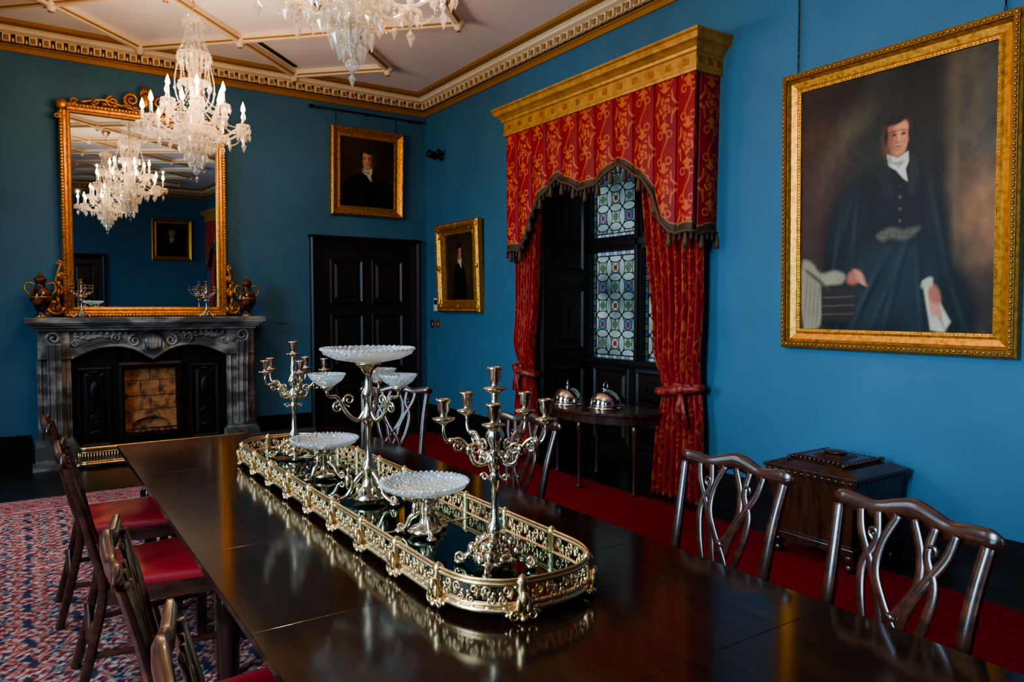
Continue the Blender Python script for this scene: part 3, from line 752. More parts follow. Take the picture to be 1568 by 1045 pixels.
for x in (x0,x1):
    mb.ell((x,yn+.05,.025),(.03,.03,.025),M_brass); mb.ell((x,yw-.03,.025),(.03,.03,.025),M_brass)
mb.obj('brass_fender')

# ---------------------------------------------------------------- overmantel mirror
mb=MB(); mw,mh=1.53,2.08
mb.M=WF(1.12,1.402+mh/2,.05)@RX(math.radians(1.2))
mb.frame(mw,mh,[(0,0),(0,.05),(.012,.065),(.03,.06),(.04,.04),(.06,.035),(.075,.05),(.09,.045),(.1,.02)],M_gold)
mb.box((-mw/2+.02,-mh/2+.02,0),(mw/2-.02,mh/2-.02,.015),M_black)
mb.box((-mw/2+.095,-mh/2+.095,.015),(mw/2-.095,mh/2-.095,.02),M_mirror)
for L,hz in ((mw-.04,True),(mh-.04,False)):
    n=int(L/.03)
    for i in range(n+1):
        q=-L/2+L*i/n
        for sg in (-1,1):
            c=(q,sg*(mh/2-.02),.062) if hz else (sg*(mw/2-.02),q,.062)
            mb.ell(c,(.011,.011,.012),M_gold,6,4)
y0=mh/2
for sg in (-1,1):
    S=lambda x,y,r,a,t,th,fl: mb.scroll((sg*x,y0+y),r,a if sg>0 else pi-a,t,th,M_gold,flip=fl*sg,z=.055)
    S(.13,.10,.075,-pi/2,1.6,.02,1); S(.30,.055,.06,pi/2,1.6,.017,-1); S(.45,.03,.04,-pi/2,1.5,.013,1)
    mb.tube([tuple(p) for p in cr([(sg*.04,y0+.0,.06),(sg*.2,y0+.02,.06),(sg*.38,y0+.06,.06),(sg*.58,y0+.012,.06)],6)],.014,6,M_gold)
    for k in range(5): mb.ell((sg*(.1+.09*k),y0+.02+.01*math.sin(k*2),.07),(.035,.02,.02),M_gold,8,5)
    mb.ell((sg*(mw/2-.03),y0-.03,.06),(.055,.055,.025),M_gold,10,6); mb.scroll((sg*(mw/2-.13),y0+.012),.035,0,1.4,.011,M_gold,flip=-sg,z=.06)
    mb.scroll((sg*(mw/2+.012),y0-.14),.03,pi/2,1.4,.011,M_gold,flip=sg,z=.06)
    B=lambda x,y,r,a,t,th,fl: mb.scroll((sg*(mw/2+x),-mh/2+y),r,a if sg>0 else pi-a,t,th,M_gold,flip=fl*sg,z=.05)
    B(.07,.1,.08,pi,1.6,.022,1); B(.045,.27,.05,-pi/2,1.5,.017,-1); B(.03,.40,.035,pi/2,1.5,.013,1); B(.03,.53,.03,-pi/2,1.4,.011,-1)
    mb.tube([tuple(p) for p in cr([(sg*(mw/2+.14),-mh/2+.02,.05),(sg*(mw/2+.05),-mh/2+.18,.05),(sg*(mw/2+.06),-mh/2+.34,.05),(sg*(mw/2+.01),-mh/2+.52,.05)],6)],.015,6,M_gold)
    for k in range(5): mb.ell((sg*(mw/2+.05-.005*k),-mh/2+.08+.08*k,.06),(.022,.04,.02),M_gold,8,5)
mb.ell((0,y0+.1,.07),(.055,.08,.035),M_gold,12,7)
for a in range(-3,4): mb.ell((.05*math.sin(a*.45),y0+.16+.05*math.cos(a*.45),.07),(.014,.04,.018),M_gold,7,5)
mb.obj('overmantel_mirror')

mb=MB()
mb.lathe([(.05,0),(.055,.02),(.03,.04),(.04,.07),(.085,.14),(.095,.19),(.08,.25),(.045,.29),(.036,.32),(.052,.35),(.055,.36)],20,M_vase)
mb.lathe([(.055,.36),(.045,.375),(.028,.39),(.012,.4),(.016,.42),(.0,.435)],14,M_golddk)
mb.lathe([(.056,0),(.058,.012),(.05,.018)],16,M_gold); mb.lathe([(.096,.185),(.099,.192),(.096,.2)],18,M_gold)
for sg in (-1,1): mb.tube([tuple(p) for p in cr([(sg*.045,0,.31),(sg*.1,0,.33),(sg*.125,0,.27),(sg*.088,0,.21)],5)],.009,6,M_gold)
v1=mb.obj('porcelain_urn',(.17,8.24,1.4005)); dup(v1,(2.06,8.24,1.4005))

# ---------------------------------------------------------------- candelabra
def cup(mb,x,y,z,k=1,m=M_silver):
    mb.lathe([(.004*k,-.02*k),(.012*k,-.012*k),(.03*k,-.002*k),(.031*k,.002*k),(.01*k,.004*k),(.009*k,.012*k),(.016*k,.024*k),(.014*k,.04*k),(.021*k,.048*k),(.021*k,.053*k),(.012*k,.053*k),(.011*k,.03*k)],12,m,T(x,y,z))
def candelabrum():
    mb=MB(); m=M_silver
    mb.lathe([(.055,.012),(.06,.02),(.045,.03),(.04,.045),(.022,.06),(.018,.085),(.026,.1),(.02,.115),(.011,.13),(.0105,.2),(.013,.235),(.022,.245),(.012,.255),(.018,.275),(.026,.29),(.02,.31),(.012,.325),(.02,.345),(.027,.36),(.018,.38),(.01,.395),(.014,.42),(.01,.44),(.009,.47)],16,m)
    for k in range(4):
        M=RZ(k*pi/2+pi/4)
        path=cr([(.02,0,.085),(.04,0,.07),(.06,0,.04),(.085,0,.018),(.1,0,.012)],6)
        mb.tube([tuple(p) for p in path],[.008+.004*math.sin(i*.5) for i in range(len(path))],7,m,M=M)
        mb.scroll((.098,.02),.016,-pi/2,1.3,.006,m,M=M@RX(pi/2),flip=1)
        mb.ell((.1,0,.008),(.018,.014,.008),m,8,5,M)
        mb.ell((.062,0,.045),(.018,.016,.02),m,8,5,M); mb.ell((.045,0,.07),(.012,.02,.015),m,8,5,M)
        M2=RZ(k*pi/2); mb.ell((.052,0,.03),(.014,.026,.02),m,8,5,M2); mb.ell((.035,0,.055),(.012,.016,.018),m,8,5,M2)
        mb.scroll((.03,.245),.012,0,1.2,.004,m,M=M@RX(pi/2))
    for k in range(5):
        M=RZ(k*2*pi/5+.35)
        path=cr([(.012,0,.31),(.03,0,.285),(.058,0,.29),(.075,0,.33),(.1,0,.355),(.13,0,.35),(.142,0,.372),(.142,0,.392)],6)
        mb.tube([tuple(p) for p in path],[.008-.004*i/len(path) for i in range(len(path))],7,m,M=M)
        mb.scroll((.055,.325),.022,-pi/2,1.5,.005,m,M=M@RX(pi/2)); mb.scroll((.1,.335),.016,pi/2,1.4,.004,m,M=M@RX(pi/2),flip=-1)
        mb.ell((.072,0,.325),(.012,.012,.016),m,7,5,M); mb.ell((.118,0,.352),(.014,.01,.008),m,7,5,M); mb.ell((.035,0,.30),(.014,.009,.014),m,7,5,M)
        p=M@Vector((.142,0,.412)); cup(mb,p.x,p.y,p.z)
    cup(mb,0,0,.488,1.1)
    return mb
TZ=.7925; cb=candelabrum()
c1=cb.obj('silver_candelabrum',(1.06,1.66,TZ)); dup(c1,(1.06,3.42,TZ),(0,0,.5))
dup(c1,(.50,8.22,1.4005),(0,0,.9),.68); dup(c1,(1.64,8.22,1.4005),(0,0,.2),.68)

mb=MB(); m=M_silver
mb.lathe([(.06,.012),(.066,.02),(.05,.03),(.045,.05),(.025,.07),(.022,.1),(.032,.12),(.02,.14),(.012,.16),(.012,.27),(.02,.285),(.03,.3),(.022,.33),(.014,.35),(.02,.38),(.026,.4),(.014,.42),(.012,.46),(.02,.48),(.045,.5),(.05,.505)],16,m)
for k in range(3):
    M=RZ(k*2*pi/3+.9)
    path=cr([(.02,0,.11),(.05,0,.08),(.08,0,.03),(.125,0,.01)],6); mb.tube([tuple(p) for p in path],[.011-.004*i/len(path) for i in range(len(path))],7,m,M=M)
    mb.scroll((.12,.022),.018,-pi/2,1.4,.006,m,M=M@RX(pi/2)); mb.ell((.125,0,.009),(.022,.018,.009),m,8,5,M)
    mb.ell((.075,0,.08),(.016,.016,.03),m,8,6,M); mb.ell((.075,0,.12),(.01,.01,.012),m,8,6,M)
    path=cr([(.015,0,.33),(.04,0,.30),(.08,0,.33),(.11,0,.385),(.135,0,.39),(.148,0,.40),(.148,0,.42)],6)
    mb.tube([tuple(p) for p in path],[.009-.004*i/len(path) for i in range(len(path))],7,m,M=M)
    mb.scroll((.07,.375),.024,-pi/2,1.5,.005,m,M=M@RX(pi/2)); mb.scroll((.11,.35),.02,pi/2,1.4,.005,m,M=M@RX(pi/2),flip=-1)
    mb.lathe([(.004,0),(.024,.012),(.026,.016)],12,m,M@T(.148,0,.41))
    mb.lathe([(.012,.0),(.03,.008),(.052,.024),(.066,.045),(.0665,.049),(.06,.046),(.047,.028),(.026,.014),(.0,.008)],24,M_cutglass,M@T(.148,0,.424))
for k in range(8):
    M=RZ(k*pi/4); mb.ell((.04,0,.045),(.014,.012,.02),m,7,5,M)
mb.lathe([(.02,0),(.065,.006),(.118,.016),(.158,.034),(.165,.05),(.166,.055),(.158,.053),(.150,.042),(.11,.024),(.055,.014),(0,.01)],48,M_cutglass,T(0,0,.505))
for k in range(48):
    a=2*pi*k/48; mb.ell((.164*math.cos(a),.164*math.sin(a),.557),(.008,.008,.006),M_cutglass,5,4)
mb.obj('silver_epergne',(1.04,2.48,TZ))

def compote():
    mb=MB(); m=M_silver
    mb.lathe([(.05,.008),(.055,.016),(.04,.026),(.018,.034),(.014,.06),(.02,.075),(.016,.1),(.024,.12),(.05,.13)],14,m)
    for k in range(3):
        M=RZ(k*2*pi/3+.3)
        path=cr([(.018,0,.07),(.045,0,.05),(.06,0,.02),(.08,0,.008)],6); mb.tube([tuple(p) for p in path],[.011-.004*i/len(path) for i in range(len(path))],7,m,M=M)
        mb.ell((.08,0,.008),(.02,.016,.008),m,8,5,M); mb.scroll((.075,.02),.014,-pi/2,1.3,.005,m,M=M@RX(pi/2))
        mb.ell((.03,0,.075),(.013,.012,.028),m,8,6,M); mb.ell((.032,0,.11),(.009,.009,.011),m,8,6,M)
        mb.scroll((.035,.115),.018,0,1.4,.005,m,M=M@RZ(pi/3)@RX(pi/2))
    mb.lathe([(.02,0),(.06,.004),(.1,.01),(.128,.022),(.135,.032),(.136,.037),(.129,.036),(.12,.026),(.095,.017),(.05,.012),(0,.01)],48,M_cutglass,T(0,0,.128))
    for k in range(48):
        a=2*pi*k/48; mb.ell((.1345*math.cos(a),.1345*math.sin(a),.166),(.007,.007,.005),M_cutglass,5,4)
    return mb
k1=compote().obj('glass_compote',(1.03,2.02,TZ)); dup(k1,(1.03,2.92,TZ),(0,0,1))

# plateau tray
mb=MB()
def stad(d=0,n=26,e=2.5,hwx=.2,ya=1.62,yb=3.5,r=.21):
    pts=[]
    for i in range(n+1):
        a=pi+pi*i/n; c,s=math.cos(a),math.sin(a)
        pts.append((1.06+math.copysign(abs(c)**(2/e),c)*(hwx+d),ya+math.copysign(abs(s)**(2/e),s)*(r+d)))
    for i in range(n+1):
        a=pi*i/n; c,s=math.cos(a),math.sin(a)
        pts.append((1.06+math.copysign(abs(c)**(2/e),c)*(hwx+d),yb+math.copysign(abs(s)**(2/e),s)*(r+d)))
    return pts
mb.prism(stad(-.004),.775,.7918,M_tray); mb.prism(stad(.004),.772,.785,M_brass)
mb.tube([(x,y,.79) for x,y in stad(.004)],.007,7,M_brass,closed=True)
mb.tube([(x,y,.778) for x,y in stad(.008)],.008,7,M_brass,closed=True)
mb.tube([(x,y,.842) for x,y in stad(.008)],.006,7,M_brass,closed=True); mb.tube([(x,y,.852) for x,y in stad(.008)],.004,6,M_brass,closed=True)
oo=stad(.008); oo.append(oo[0]); L=[0]
for i in range(1,len(oo)): L.append(L[-1]+math.dist(oo[i],oo[i-1]))
tot=L[-1]; nm=126
for k in range(nm):
    d=tot*(k+.5)/nm; x=np.interp(d,L,[p[0] for p in oo]); y=np.interp(d,L,[p[1] for p in oo])
    x2=np.interp((d+.01)%tot,L,[p[0] for p in oo]); y2=np.interp((d+.01)%tot,L,[p[1] for p in oo]); ang=math.atan2(y2-y,x2-x)
    M=T(x,y,.815)@RZ(ang)@RX(pi/2)
    if k%6==0:
        mb.lathe([(.006,-.064),(.017,-.058),(.015,-.045),(.006,-.038),(.014,-.03),(.017,-.015),(.01,0),(.016,.012),(.012,.025),(.016,.034),(.008,.045),(.0,.05)],9,M_brass,T(x,y,.815))
        M3=T(x,y,.775)@RZ(ang)@T(0,-.012,0)
        for sg in (-1,1):
            mb.scroll((sg*.022,-.007),.0145,pi/2,1.3,.0045,M_brass,M=M3@RX(pi/2),flip=-sg)
            mb.ell((sg*.013,-.004,.018),(.01,.006,.02),M_brass,7,5,M3); mb.ell((sg*.034,.004,-.004),(.014,.005,.007),M_brass,7,5,M3)
        mb.ell((0,-.006,.035),(.012,.009,.018),M_brass,8,5,M3); mb.ell((0,0,-.014),(.012,.012,.009),M_brass,8,5,M3)
    else:
        f=1 if k%2 else -1
        mb.scroll((.004*f,.010),.0135,-pi/2,1.4,.0036,M_brass,M=M,flip=f); mb.scroll((-.005*f,-.014),.012,pi/2,1.3,.0034,M_brass,M=M,flip=f)
        mb.ell((.012*f,-.002,0),(.004,.010,.004),M_brass,6,4,M); mb.ell((-.012*f,.003,0),(.006,.006,.004),M_brass,6,4,M)
        mb.ell((.0,-.033,0),(.013,.007,.006),M_brass,6,4,M); mb.ell((.0,-.041,0),(.006,.006,.005),M_brass,6,4,M)
for y in (2.1,2.56,3.02): mb.box((.865,y-.006,.788),(1.255,y+.006,.793),M_brass)
mb.obj('gilt_mirror_plateau')

# ---------------------------------------------------------------- dining table
mb=MB(); tx0,tx1,ty0,ty1=.42,1.68,-1.5,4.47
edges=[ty0,-.9,-.25,.4,1.05,1.7,2.35,2.95,3.6,ty1]
for a,b in zip(edges[:-1],edges[1:]):
    mb.box((tx0,a+.0002,.729),(tx1,b-.0002,.75),M_table)
mb.box((tx0+.012,ty0+.012,.716),(tx1-.012,ty1-.012,.729),M_table)
for x in (tx0+.09,tx1-.11): mb.box((x,ty0+.1,.62),(x+.02,ty1-.1,.716),M_table)
for y in (ty0+.1,ty1-.12): mb.box((tx0+.09,y,.62),(tx1-.09,y+.02,.716),M_table)
for x in (tx0+.14,tx1-.14):
    for y in (ty0+.15,-.25,1.50,2.55,ty1-.1):
        mb.lathe([(.02,.013),(.03,.02),(.022,.05),(.028,.07),(.034,.35),(.045,.5),(.03,.53),(.05,.56),(.045,.6),(.045,.712)],14,M_table,T(x,y,0))
mb.obj('dining_table',bevel=.0012)

# ---------------------------------------------------------------- chairs
def chair():
    mb=MB(); m=M_chair
    def yb(z): return -.205-.105*max(0,(z-.44))/.5
    for sg in (-1,1):
        pts=cr([(sg*.185,-.30,0),(sg*.19,-.245,.22),(sg*.195,-.205,.44),(sg*.197,yb(.6),.6),(sg*.205,yb(.78),.78),(sg*.218,yb(.92)-.005,.915)],6)
        mb.tube([tuple(p) for p in pts],[.024-.005*i/len(pts) for i in range(len(pts))],8,m,up=(0,1,0),asp=.8)
    pts=cr([(-.242,yb(.95)-.014,.918),(-.222,yb(.95)-.008,.932),(-.17,yb(.95)-.012,.93),(-.11,yb(.95)-.018,.922),(-.05,yb(.96)-.023,.938),(0,yb(.96)-.026,.948),(.05,yb(.96)-.023,.938),(.11,yb(.95)-.018,.922),(.17,yb(.95)-.012,.93),(.222,yb(.95)-.008,.932),(.242,yb(.95)-.014,.918)],5)
    mb.tube([tuple(p) for p in pts],[.012+.015*min(1,min(i,len(pts)-1-i)/6)+.004*math.exp(-((i-25)/7)**2) for i in range(len(pts))],8,m,up=(0,1,0),asp=.5)
    bands=[[(.05,.47),(.058,.54),(.03,.62),(-.025,.70),(-.06,.77),(-.055,.85),(-.02,.93)],
           [(.02,.47),(.03,.53),(.07,.61),(.098,.70),(.105,.78),(.075,.85),(.085,.925)],
           [(.0,.56),(.025,.63),(.045,.71),(.085,.79),(.125,.86),(.14,.92)]]
    for bi,b in enumerate(bands):
        for sg in (-1,1):
            p=cr([(sg*x,yb(z)-.003*sg*(bi==0),z) for x,z in b],6)
            mb.tube([tuple(q) for q in p],[.0125+.002*math.sin(pi*i/len(p)) for i in range(len(p))],8,m,up=(0,1,0),asp=.45)
    for sg in (-1,1):
        mb.scroll((sg*.085,.868),.018,-pi/2,1.2,.0075,m,M=T(0,yb(.868),0)@RX(pi/2),flip=sg)
    mb.ell((0,yb(.66),.665),(.022,.010,.022),m,8,6); mb.prism([(-.055,.47),(.055,.47),(.045,.53),(0,.555),(-.045,.53)],-.006,.006,m,T(0,yb(.5),0)@RX(pi/2))
    mb.box((-.075,-.225,.44),(.075,-.19,.495),m)
    fw,bw=.265,.205
    mb.prism([(-bw,-.215),(bw,-.215),(fw,.215),(-fw,.215)],.375,.435,m)
    P=[(-bw+.012,-.19),(bw-.012,-.19),(fw-.006,.222),(-fw+.006,.222)]
    vs=[];fs=[];n=14;rings=[(0,.43),(-.002,.45),(.008,.466),(.035,.476),(.1,.485)]
    ctr=(0,.01)
    for ins,z in rings:
        for i in range(4):
            a=P[i];b=P[(i+1)%4]
            for j in range(n):
                t=j/n; x=a[0]+(b[0]-a[0])*t; y=a[1]+(b[1]-a[1])*t
                k=1-ins/.22; vs.append((ctr[0]+(x-ctr[0])*k,ctr[1]+(y-ctr[1])*k,z))
    q=4*n
    for r in range(len(rings)-1):
        for i in range(q): fs.append((r*q+i,r*q+(i+1)%q,(r+1)*q+(i+1)%q,(r+1)*q+i))
    fs.append(tuple((len(rings)-1)*q+i for i in range(q)))
    mb.add(vs,fs,M_seat,True)
    for sg in (-1,1):
        mb.box((sg*.245-.02,.175,0),(sg*.245+.02,.215,.44),m)
        mb.tube([(sg*.19,-.25,.19),(sg*.245,.19,.19)],.014,4,m)
    mb.tube([(-.22,0,.19),(.22,0,.19)],.014,4,m); mb.tube([(-.19,-.255,.25),(.19,-.255,.25)],.014,4,m)
    return mb
ch=chair(); r9=math.radians; CZ=.0125
cA=ch.obj('dining_chair',(1.73,1.68,CZ),(0,0,r9(88)),bevel=.002)
dup(cA,(1.63,1.06,CZ),(0,0,r9(80))); dup(cA,(1.72,2.88,CZ),(0,0,r9(93))); dup(cA,(1.86,4.22,CZ),(0,0,r9(140)))
dup(cA,(1.70,.1,CZ),(0,0,r9(90)))
for x,y,a in ((.42,4.10,-91.6),(.445,3.26,-92.4),(.49,1.86,-95.6),(.505,1.18,-97)): dup(cA,(x,y,CZ),(0,0,r9(a)))

# ---------------------------------------------------------------- side table with cloches
mb=MB()
SZ=.66
po=[(4.33,5.42)]
for i in range(25):
    a=pi/2+pi*i/24; po.append((4.2+.5*math.cos(a)*(1),4.76+.66*math.sin(a)))
po.append((4.33,4.10))
mb.prism(po,SZ-.025,SZ,M_chest); 
po2=[(x+(.05 if x<4.3 else 0),4.76+(y-4.76)*.92) for x,y in po]; mb.prism(po2,SZ-.1,SZ-.025,M_chest)
for x,y in ((3.80,4.66),(4.02,5.24),(3.98,4.2),(4.28,5.0),(4.28,4.5)):
    mb.lathe([(.016,.013),(.03,.02),(.03,.03),(.014,.04),(.013,.3),(.02,.48),(.028,.52),(.02,.56)],10,M_chest,T(x,y,0))
mb.obj('demilune_side_table',bevel=.003)
def cloche(r,h):
    mb=MB()
    mb.lathe([(r*1.12,0),(r*1.14,.006),(r*1.0,.012),(r*1.0,.03),(r*.99,.05),(r*.9,h*.6),(r*.7,h*.82),(r*.4,h*.96),(r*.1,h),(.0,h)],28,M_silver2)
    mb.lathe([(r*1.015,.018),(r*1.03,.026),(r*1.015,.034)],28,M_silver2)
    mb.lathe([(.022,0),(.016,.01),(.008,.016)],10,M_silver2,T(0,0,h-.004))
    mb.tube([(.03*math.cos(a),0,h+.032+.03*math.sin(a)) for a in [i*2*pi/14 for i in range(14)]],.006,7,M_silver2,closed=True)
    for s in (-1,1): mb.ell((s*.03,0,h+.01),(.01,.01,.008),M_silver2)
    return mb
o1=cloche(.125,.145).obj('silver_cloche',(3.93,4.98,SZ+.001),(0,0,.8)); dup(o1,(4.03,4.60,SZ+.001),(0,0,.3),1.04)

mb=MB(); 
def fr_box(x,y,z0,z1,m,x2=None,y2=None):
    x2=x if x2 is None else x2; y2=y if y2 is None else y2
    mb.add([(-x,-y,z0),(x,-y,z0),(x,y,z0),(-x,y,z0),(-x2,-y2,z1),(x2,-y2,z1),(x2,y2,z1),(-x2,y2,z1)],[(0,3,2,1),(4,5,6,7),(0,1,5,4),(1,2,6,5),(2,3,7,6),(3,0,4,7)],m)
fr_box(.25,.27,.1,.14,M_chest); fr_box(.225,.245,.14,.5,M_chest,.255,.275)
fr_box(.27,.29,.5,.525,M_chest); fr_box(.28,.3,.525,.545,M_chest); fr_box(.265,.285,.545,.575,M_chest,.2,.22); fr_box(.17,.19,.575,.6,M_chest,.13,.15)
fr_box(.08,.1,.6,.615,M_chest,.06,.08)
mb.ell((0,0,.625),(.06,.08,.012),M_chest)
for s in (-1,1):
    for k in range(13):
        mb.ell((s*.262,-.26+k*.0433,.515),(.018,.02,.013),M_chest,7,5)
        mb.ell((-.24+k*.04,s*.282,.515),(.018,.018,.013),M_chest,7,5)
        mb.ell((-.2+k*.033,s*.175,.59),(.014,.018,.012),M_chest,7,5); mb.ell((s*.155,-.18+k*.03,.59),(.018,.014,.012),M_chest,7,5)
    for t in (-1,1):
        mb.lathe([(.012,0),(.026,.012),(.03,.03),(.02,.045),(.034,.06),(.04,.08),(.036,.1)],12,M_chest,T(s*.21,t*.23,0))
mb.obj('wine_cooler_chest',(4.02,2.52,.0135),bevel=.003)

mb=MB(); mb.M=WR(8.0,3.34)
mb.lathe([(.05,0),(.05,.02),(.02,.03),(.02,.07)],12,M_black); mb.ell((0,0,.1),(.05,.05,.05),M_black,12,8)
mb.tube([(0,0,.1),(-.02,.03,.2)],.045,12,M_black); mb.tube([(.0,0,.1),(.1,.04,.1)],.03,10,M_iron); mb.obj('wall_security_camera')
mb=MB(); mb.M=WR(8.12,1.28)
mb.box((-.05,-.04,0),(.05,.06,.012),M_brass); mb.box((-.2,-.04,0),(-.1,.06,.012),M_brass)
for x in (0,-.15): mb.box((x-.01,-.01,.012),(x+.01,.02,.02),M_brass)
mb.obj('light_switch')
mb=MB(); mb.M=WR(8.16,1.53); mb.box((-.05,-.08,0),(.05,.08,.02),M_white); mb.box((-.035,.0,.02),(.035,.06,.024),M_black); mb.obj('thermostat')
mb=MB(); mb.M=WF(2.5,1.37); mb.box((-.055,-.055,0),(.055,.055,.012),M_wall); mb.box((-.012,-.02,.012),(.012,.02,.02),M_wall); mb.obj('light_switch')

# ---------------------------------------------------------------- carpets
def rugcol(X,Y,w,h):
    navy=C3(40,40,56); red=C3(128,40,36); iv=C3(160,136,124); rose=C3(156,88,76); lb=C3(92,98,118)
    e=np.minimum(np.minimum(X,w-X),np.minimum(Y,h-Y))
    img=np.zeros(X.shape+(3,))+C3(132,52,46)
    Xw=X+.012*np.sin(Y*31)+.006*np.sin(Y*83); Yw=Y+.012*np.sin(X*37)+.006*np.sin(X*71)
    def motif(img,pa,pb,cA,cB,cC,ox=0,r0=.24):
        for off in (0,.5):
            u=Xw/pa-off+ox; v=Yw/pb-off; du=(u-np.round(u))*pa; dv=(v-np.round(v))*pb
            r=np.hypot(du,dv)/min(pa,pb); th=np.arctan2(dv,du)
            img=over(img,(r<r0+.07*np.cos(8*th)).astype(float),cA); img=over(img,(r<r0*.75+.05*np.cos(4*th)).astype(float),cB)
            img=over(img,(r<r0*.5+.04*np.cos(6*th)).astype(float),cC); img=over(img,(r<.05).astype(float),cA)
            u=Xw/pa-off+ox; v=Yw/pb-off+.5; du=(u-np.round(u))*pa; dv=(v-np.round(v))*pb
            img=over(img,((np.abs(du)*2+np.abs(dv))<.07*pb/.2).astype(float),cA); img=over(img,(np.abs(np.abs(du)-np.abs(dv)*.8-.02)<.006).astype(float),iv,.6)
        return img
    f=motif(img,.2,.22,navy,iv,red); f=np.where((np.abs(np.sin(Xw*52)*np.sin(Yw*47))>.88)[...,None],iv,f)
    g=motif(np.zeros(X.shape+(3,))+navy,.15,.15,red,lb,rose,.2,.32); g=np.where((np.abs(np.sin(Xw*60+1)*np.sin(Yw*60))>.86)[...,None],rose,g)
    img=np.where((e<.45)[...,None],g,f)
    for a,b,c in ((0,.03,navy),(.06,.07,iv),(.07,.1,red),(.1,.11,iv),(.42,.43,iv),(.43,.47,red),(.47,.48,iv)):
        img=np.where(((e>=a)&(e<b))[...,None],c,img)
    n=fnoise(X,Y,25,8,3); return img*(1+.2*n+.35*(rng.random(X.shape)-.5))[...,None]
w,h=3.0,8.2
planecanvas('persian_rug',w,h,330,860,lambda X,Y:rugcol(X,Y,w,h),T(-.0,6.75-h/2,.012),M_rug)
ru=bpy.data.objects['persian_rug']; sm=ru.modifiers.new('thick','SOLIDIFY'); sm.thickness=.011; sm.offset=-1
mb=MB(); mb.box((1.52,-4,.0),(4.06,7.75,.012),M_redcarpet); mb.box((4.02,-4,.012),(4.05,7.75,.0135),M_base); mb.obj('red_carpet',bevel=.004)

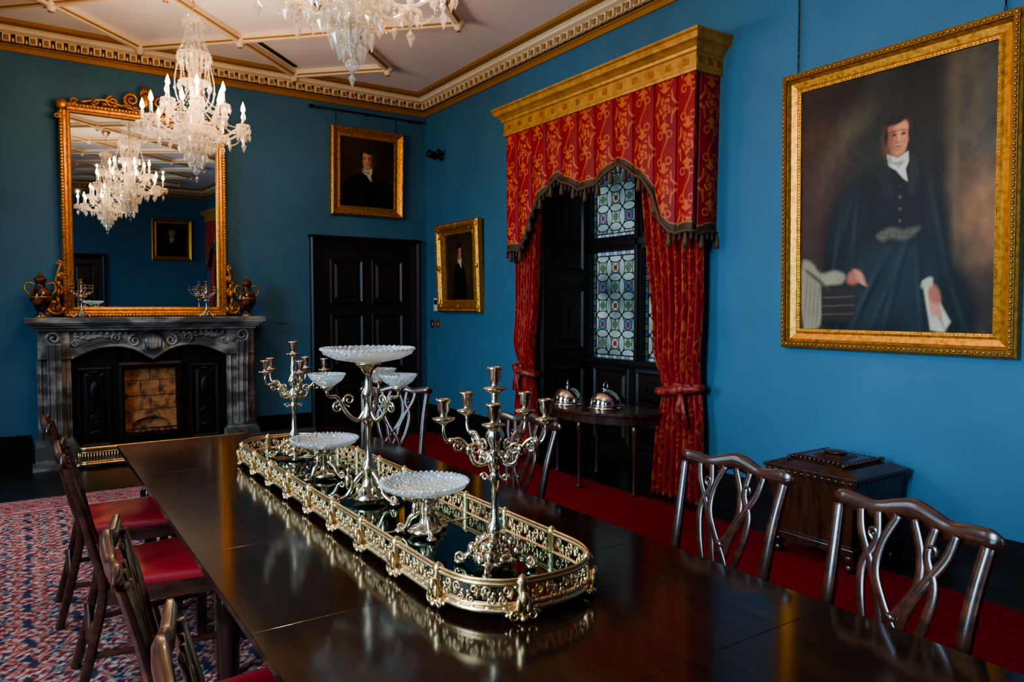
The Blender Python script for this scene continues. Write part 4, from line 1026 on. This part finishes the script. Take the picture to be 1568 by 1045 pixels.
# ---------------------------------------------------------------- chandelier
CH=2.53
def chandelier():
    mb=MB(); g=M_crystal
    top=ZC-CH
    mb.lathe([(.0,top-.11),(.03,top-.1),(.07,top-.03),(.08,top-.001)],16,M_brass)
    for k in range(int((top-1.32-.1)/.04)):
        z=1.3+k*.04+.02; mb.tube([(.011*math.cos(a)*(k%2),.011*math.cos(a)*((k+1)%2),z+.024*math.sin(a)) for a in [i*pi/4 for i in range(8)]],.004,5,M_brass,closed=True)
    mb.lathe([(.01,1.3),(.03,1.27),(.045,1.22),(.02,1.17),(.018,1.12),(.05,1.08),(.055,1.05),(.02,1.0),(.018,.85),(.04,.8),(.055,.74),(.03,.66),(.02,.6),(.05,.55),(.07,.47),(.05,.4),(.03,.36),(.06,.32),(.08,.27),(.05,.2),(.02,.16),(.03,.12),(.0,.09)],16,g)
    mb.tube([(0,0,.12),(0,0,1.3)],.008,6,M_silver)
    def dish(z,r,dz=.03):
        mb.lathe([(.02,z-.01),(r*.6,z-.006),(r,z+dz),(r*1.02,z+dz+.004),(r*.95,z+dz),(r*.55,z+.002),(.02,z)],24,g)
    dish(1.22,.08); dish(1.0,.12,-.03); dish(.72,.12); dish(.36,.16); dish(.24,.12)
    def drop(x,y,z,s=1):
        mb.octa((x,y,z-.006*s),.007*s,.013*s,g); mb.octa((x,y,z-.036*s),.0125*s,.05*s,g)
    def ring(z,r,n,s=1,ph=0):
        for k in range(n): a=2*pi*k/n+ph; drop(r*math.cos(a),r*math.sin(a),z,s)
    ring(1.25,.08,12,.9); ring(.97,.125,20,1.1); ring(.93,.10,16,1.1); ring(.75,.12,16,1.1); ring(.39,.16,24,1.3); ring(.27,.12,18,1.4); ring(.2,.08,12,1.4); ring(.15,.05,8,1.4)
    mb.ell((0,0,.05),(.028,.028,.028),g,10,7); drop(0,0,.03,1.2)
    def strand(p,q,sag,n,r=.007):
        for i in range(n+1):
            t=i/n; x=p[0]+(q[0]-p[0])*t; y=p[1]+(q[1]-p[1])*t; z=p[2]+(q[2]-p[2])*t-sag*4*t*(1-t)
            mb.octa((x,y,z),r,r*2,g)
    for k in range(14):
        a=2*pi*k/14; c,s=math.cos(a),math.sin(a)
        strand((.035*c,.035*s,1.27),(.12*c,.12*s,.98),.05,18); strand((.12*c,.12*s,.97),(.09*c,.09*s,.74),.0,14)
        strand((.15*c,.15*s,.37),(.03*c,.03*s,.13),.03,16)
        strand((.08*c,.08*s,1.22),(.08*math.cos(a+pi/7),.08*math.sin(a+pi/7),1.22),.03,6)
    def tier(n,r,z0,zc,ph,rs=.009):
        pos=[]
        for k in range(n):
            a=2*pi*k/n+ph; M=RZ(a)
            p=cr([(.045,0,z0),(r*.3,0,z0-.07),(r*.62,0,z0-.09),(r*.9,0,z0-.03),(r,0,zc-.03),(r,0,zc)],6)
            mb.tube([tuple(q) for q in p],rs,7,g,M=M)
            x,y=r*math.cos(a),r*math.sin(a); pos.append((x,y))
            mb.lathe([(.008,zc-.012),(.03,zc-.004),(.052,zc+.012),(.053,zc+.015),(.045,zc+.012),(.012,zc+.004)],14,g,T(x,y,0))
            for j in range(8):
                b=2*pi*j/8; drop(x+.05*math.cos(b),y+.05*math.sin(b),zc+.01,1.15)
            mb.lathe([(.012,zc),(.017,zc+.02),(.013,zc+.035),(.017,zc+.04)],10,M_silver,T(x,y,0))
            mb.lathe([(.0115,zc+.03),(.0115,zc+.105),(.004,zc+.11)],10,M_candle,T(x,y,0))
            mb.lathe([(.004,zc+.11),(.015,zc+.125),(.0185,zc+.139),(.013,zc+.163),(.005,zc+.186),(.0,zc+.2)],10,M_flame,T(x,y,0))
            drop(x,y,zc-.05,1.7); drop(x*.7,y*.7,z0-.1,1.3); drop(x*.45,y*.45,z0-.1,1.2)
        for k in range(n):
            p=pos[k];q=pos[(k+1)%n]
            strand((p[0],p[1],zc-.005),(q[0],q[1],zc-.005),.07,16)
            strand((p[0]*.95,p[1]*.95,zc),(p[0]*.13,p[1]*.13,z0+.22),.07,20)
    tier(9,.38,.42,.40,.1); tier(6,.23,.52,.56,.4,.008)
    for k in range(6):
        a=2*pi*k/6+.1; c,s=math.cos(a),math.sin(a)
        mb.tube([tuple(q) for q in cr([(.04*c,.04*s,.5),(.13*c,.13*s,.6),(.15*c,.15*s,.75),(.12*c,.12*s,.9)],5)],.006,6,g); mb.octa((.12*c,.12*s,.93),.014,.07,g)
        drop(.15*c,.15*s,.72,1)
    return mb
cd=chandelier().obj('crystal_chandelier',(1.20,6.3,CH)); cd2=dup(cd,(1.23,3.08,CH-.03),(0,0,.35)); cd2.scale=(1.08,1.08,(ZC-CH+.03)/(ZC-CH))
def light(name,typ,loc,energy,col,rot=(0,0,0),size=None,sy=None,parent=None,rad=None,spread=None):
    l=bpy.data.lights.new(name,typ); l.energy=energy; l.color=col
    if typ=='AREA': l.shape='RECTANGLE'; l.size=size; l.size_y=sy
    if spread: l.spread=math.radians(spread)
    if rad is not None: l.shadow_soft_size=rad
    o=bpy.data.objects.new(name,l); scene.collection.objects.link(o); o.location=loc; o.rotation_euler=rot
    if parent: o.parent=parent
    return o
warm=(1,.66,.40)
for c in (cd,cd2):
    for i,k in enumerate((0,2,4,6,7)):
        a=2*pi*k/9+.1; light('candle_glow_%d'%i,'POINT',(.38*math.cos(a),.38*math.sin(a),.62),18,warm,parent=c,rad=.01)
for y,e in zip(LW,(85,270,120)):
    light('window_daylight','AREA',(XL-.24,y,2.15),e,(.47,.75,1.0),(0,math.radians(-62),0),2.5,1.35,spread=120)
wd=bpy.data.worlds.new('world'); scene.world=wd; wd.use_nodes=True; N=wd.node_tree.nodes; L=wd.node_tree.links
bg=N['Background']; tc=N.new('ShaderNodeTexCoord'); nz=N.new('ShaderNodeTexNoise'); nz.inputs['Scale'].default_value=9
rp=N.new('ShaderNodeValToRGB'); rp.color_ramp.elements[0].position=.4; rp.color_ramp.elements[1].position=.62
rp.color_ramp.elements[0].color=(.10,.17,.20,1); rp.color_ramp.elements[1].color=(.80,.88,.92,1)
L.new(tc.outputs['Generated'],nz.inputs['Vector']); L.new(nz.outputs['Fac'],rp.inputs[0]); L.new(rp.outputs[0],bg.inputs[0]); bg.inputs[1].default_value=.95

cam=bpy.data.cameras.new('camera'); co=bpy.data.objects.new('camera',cam); scene.collection.objects.link(co)
co.location=(0,0,1.5); cam.sensor_width=36; cam.lens=36*1121/1568; co.rotation_euler=(math.radians(90-2.66),0,math.radians(-33.9))
cam.clip_start=.05; scene.camera=co
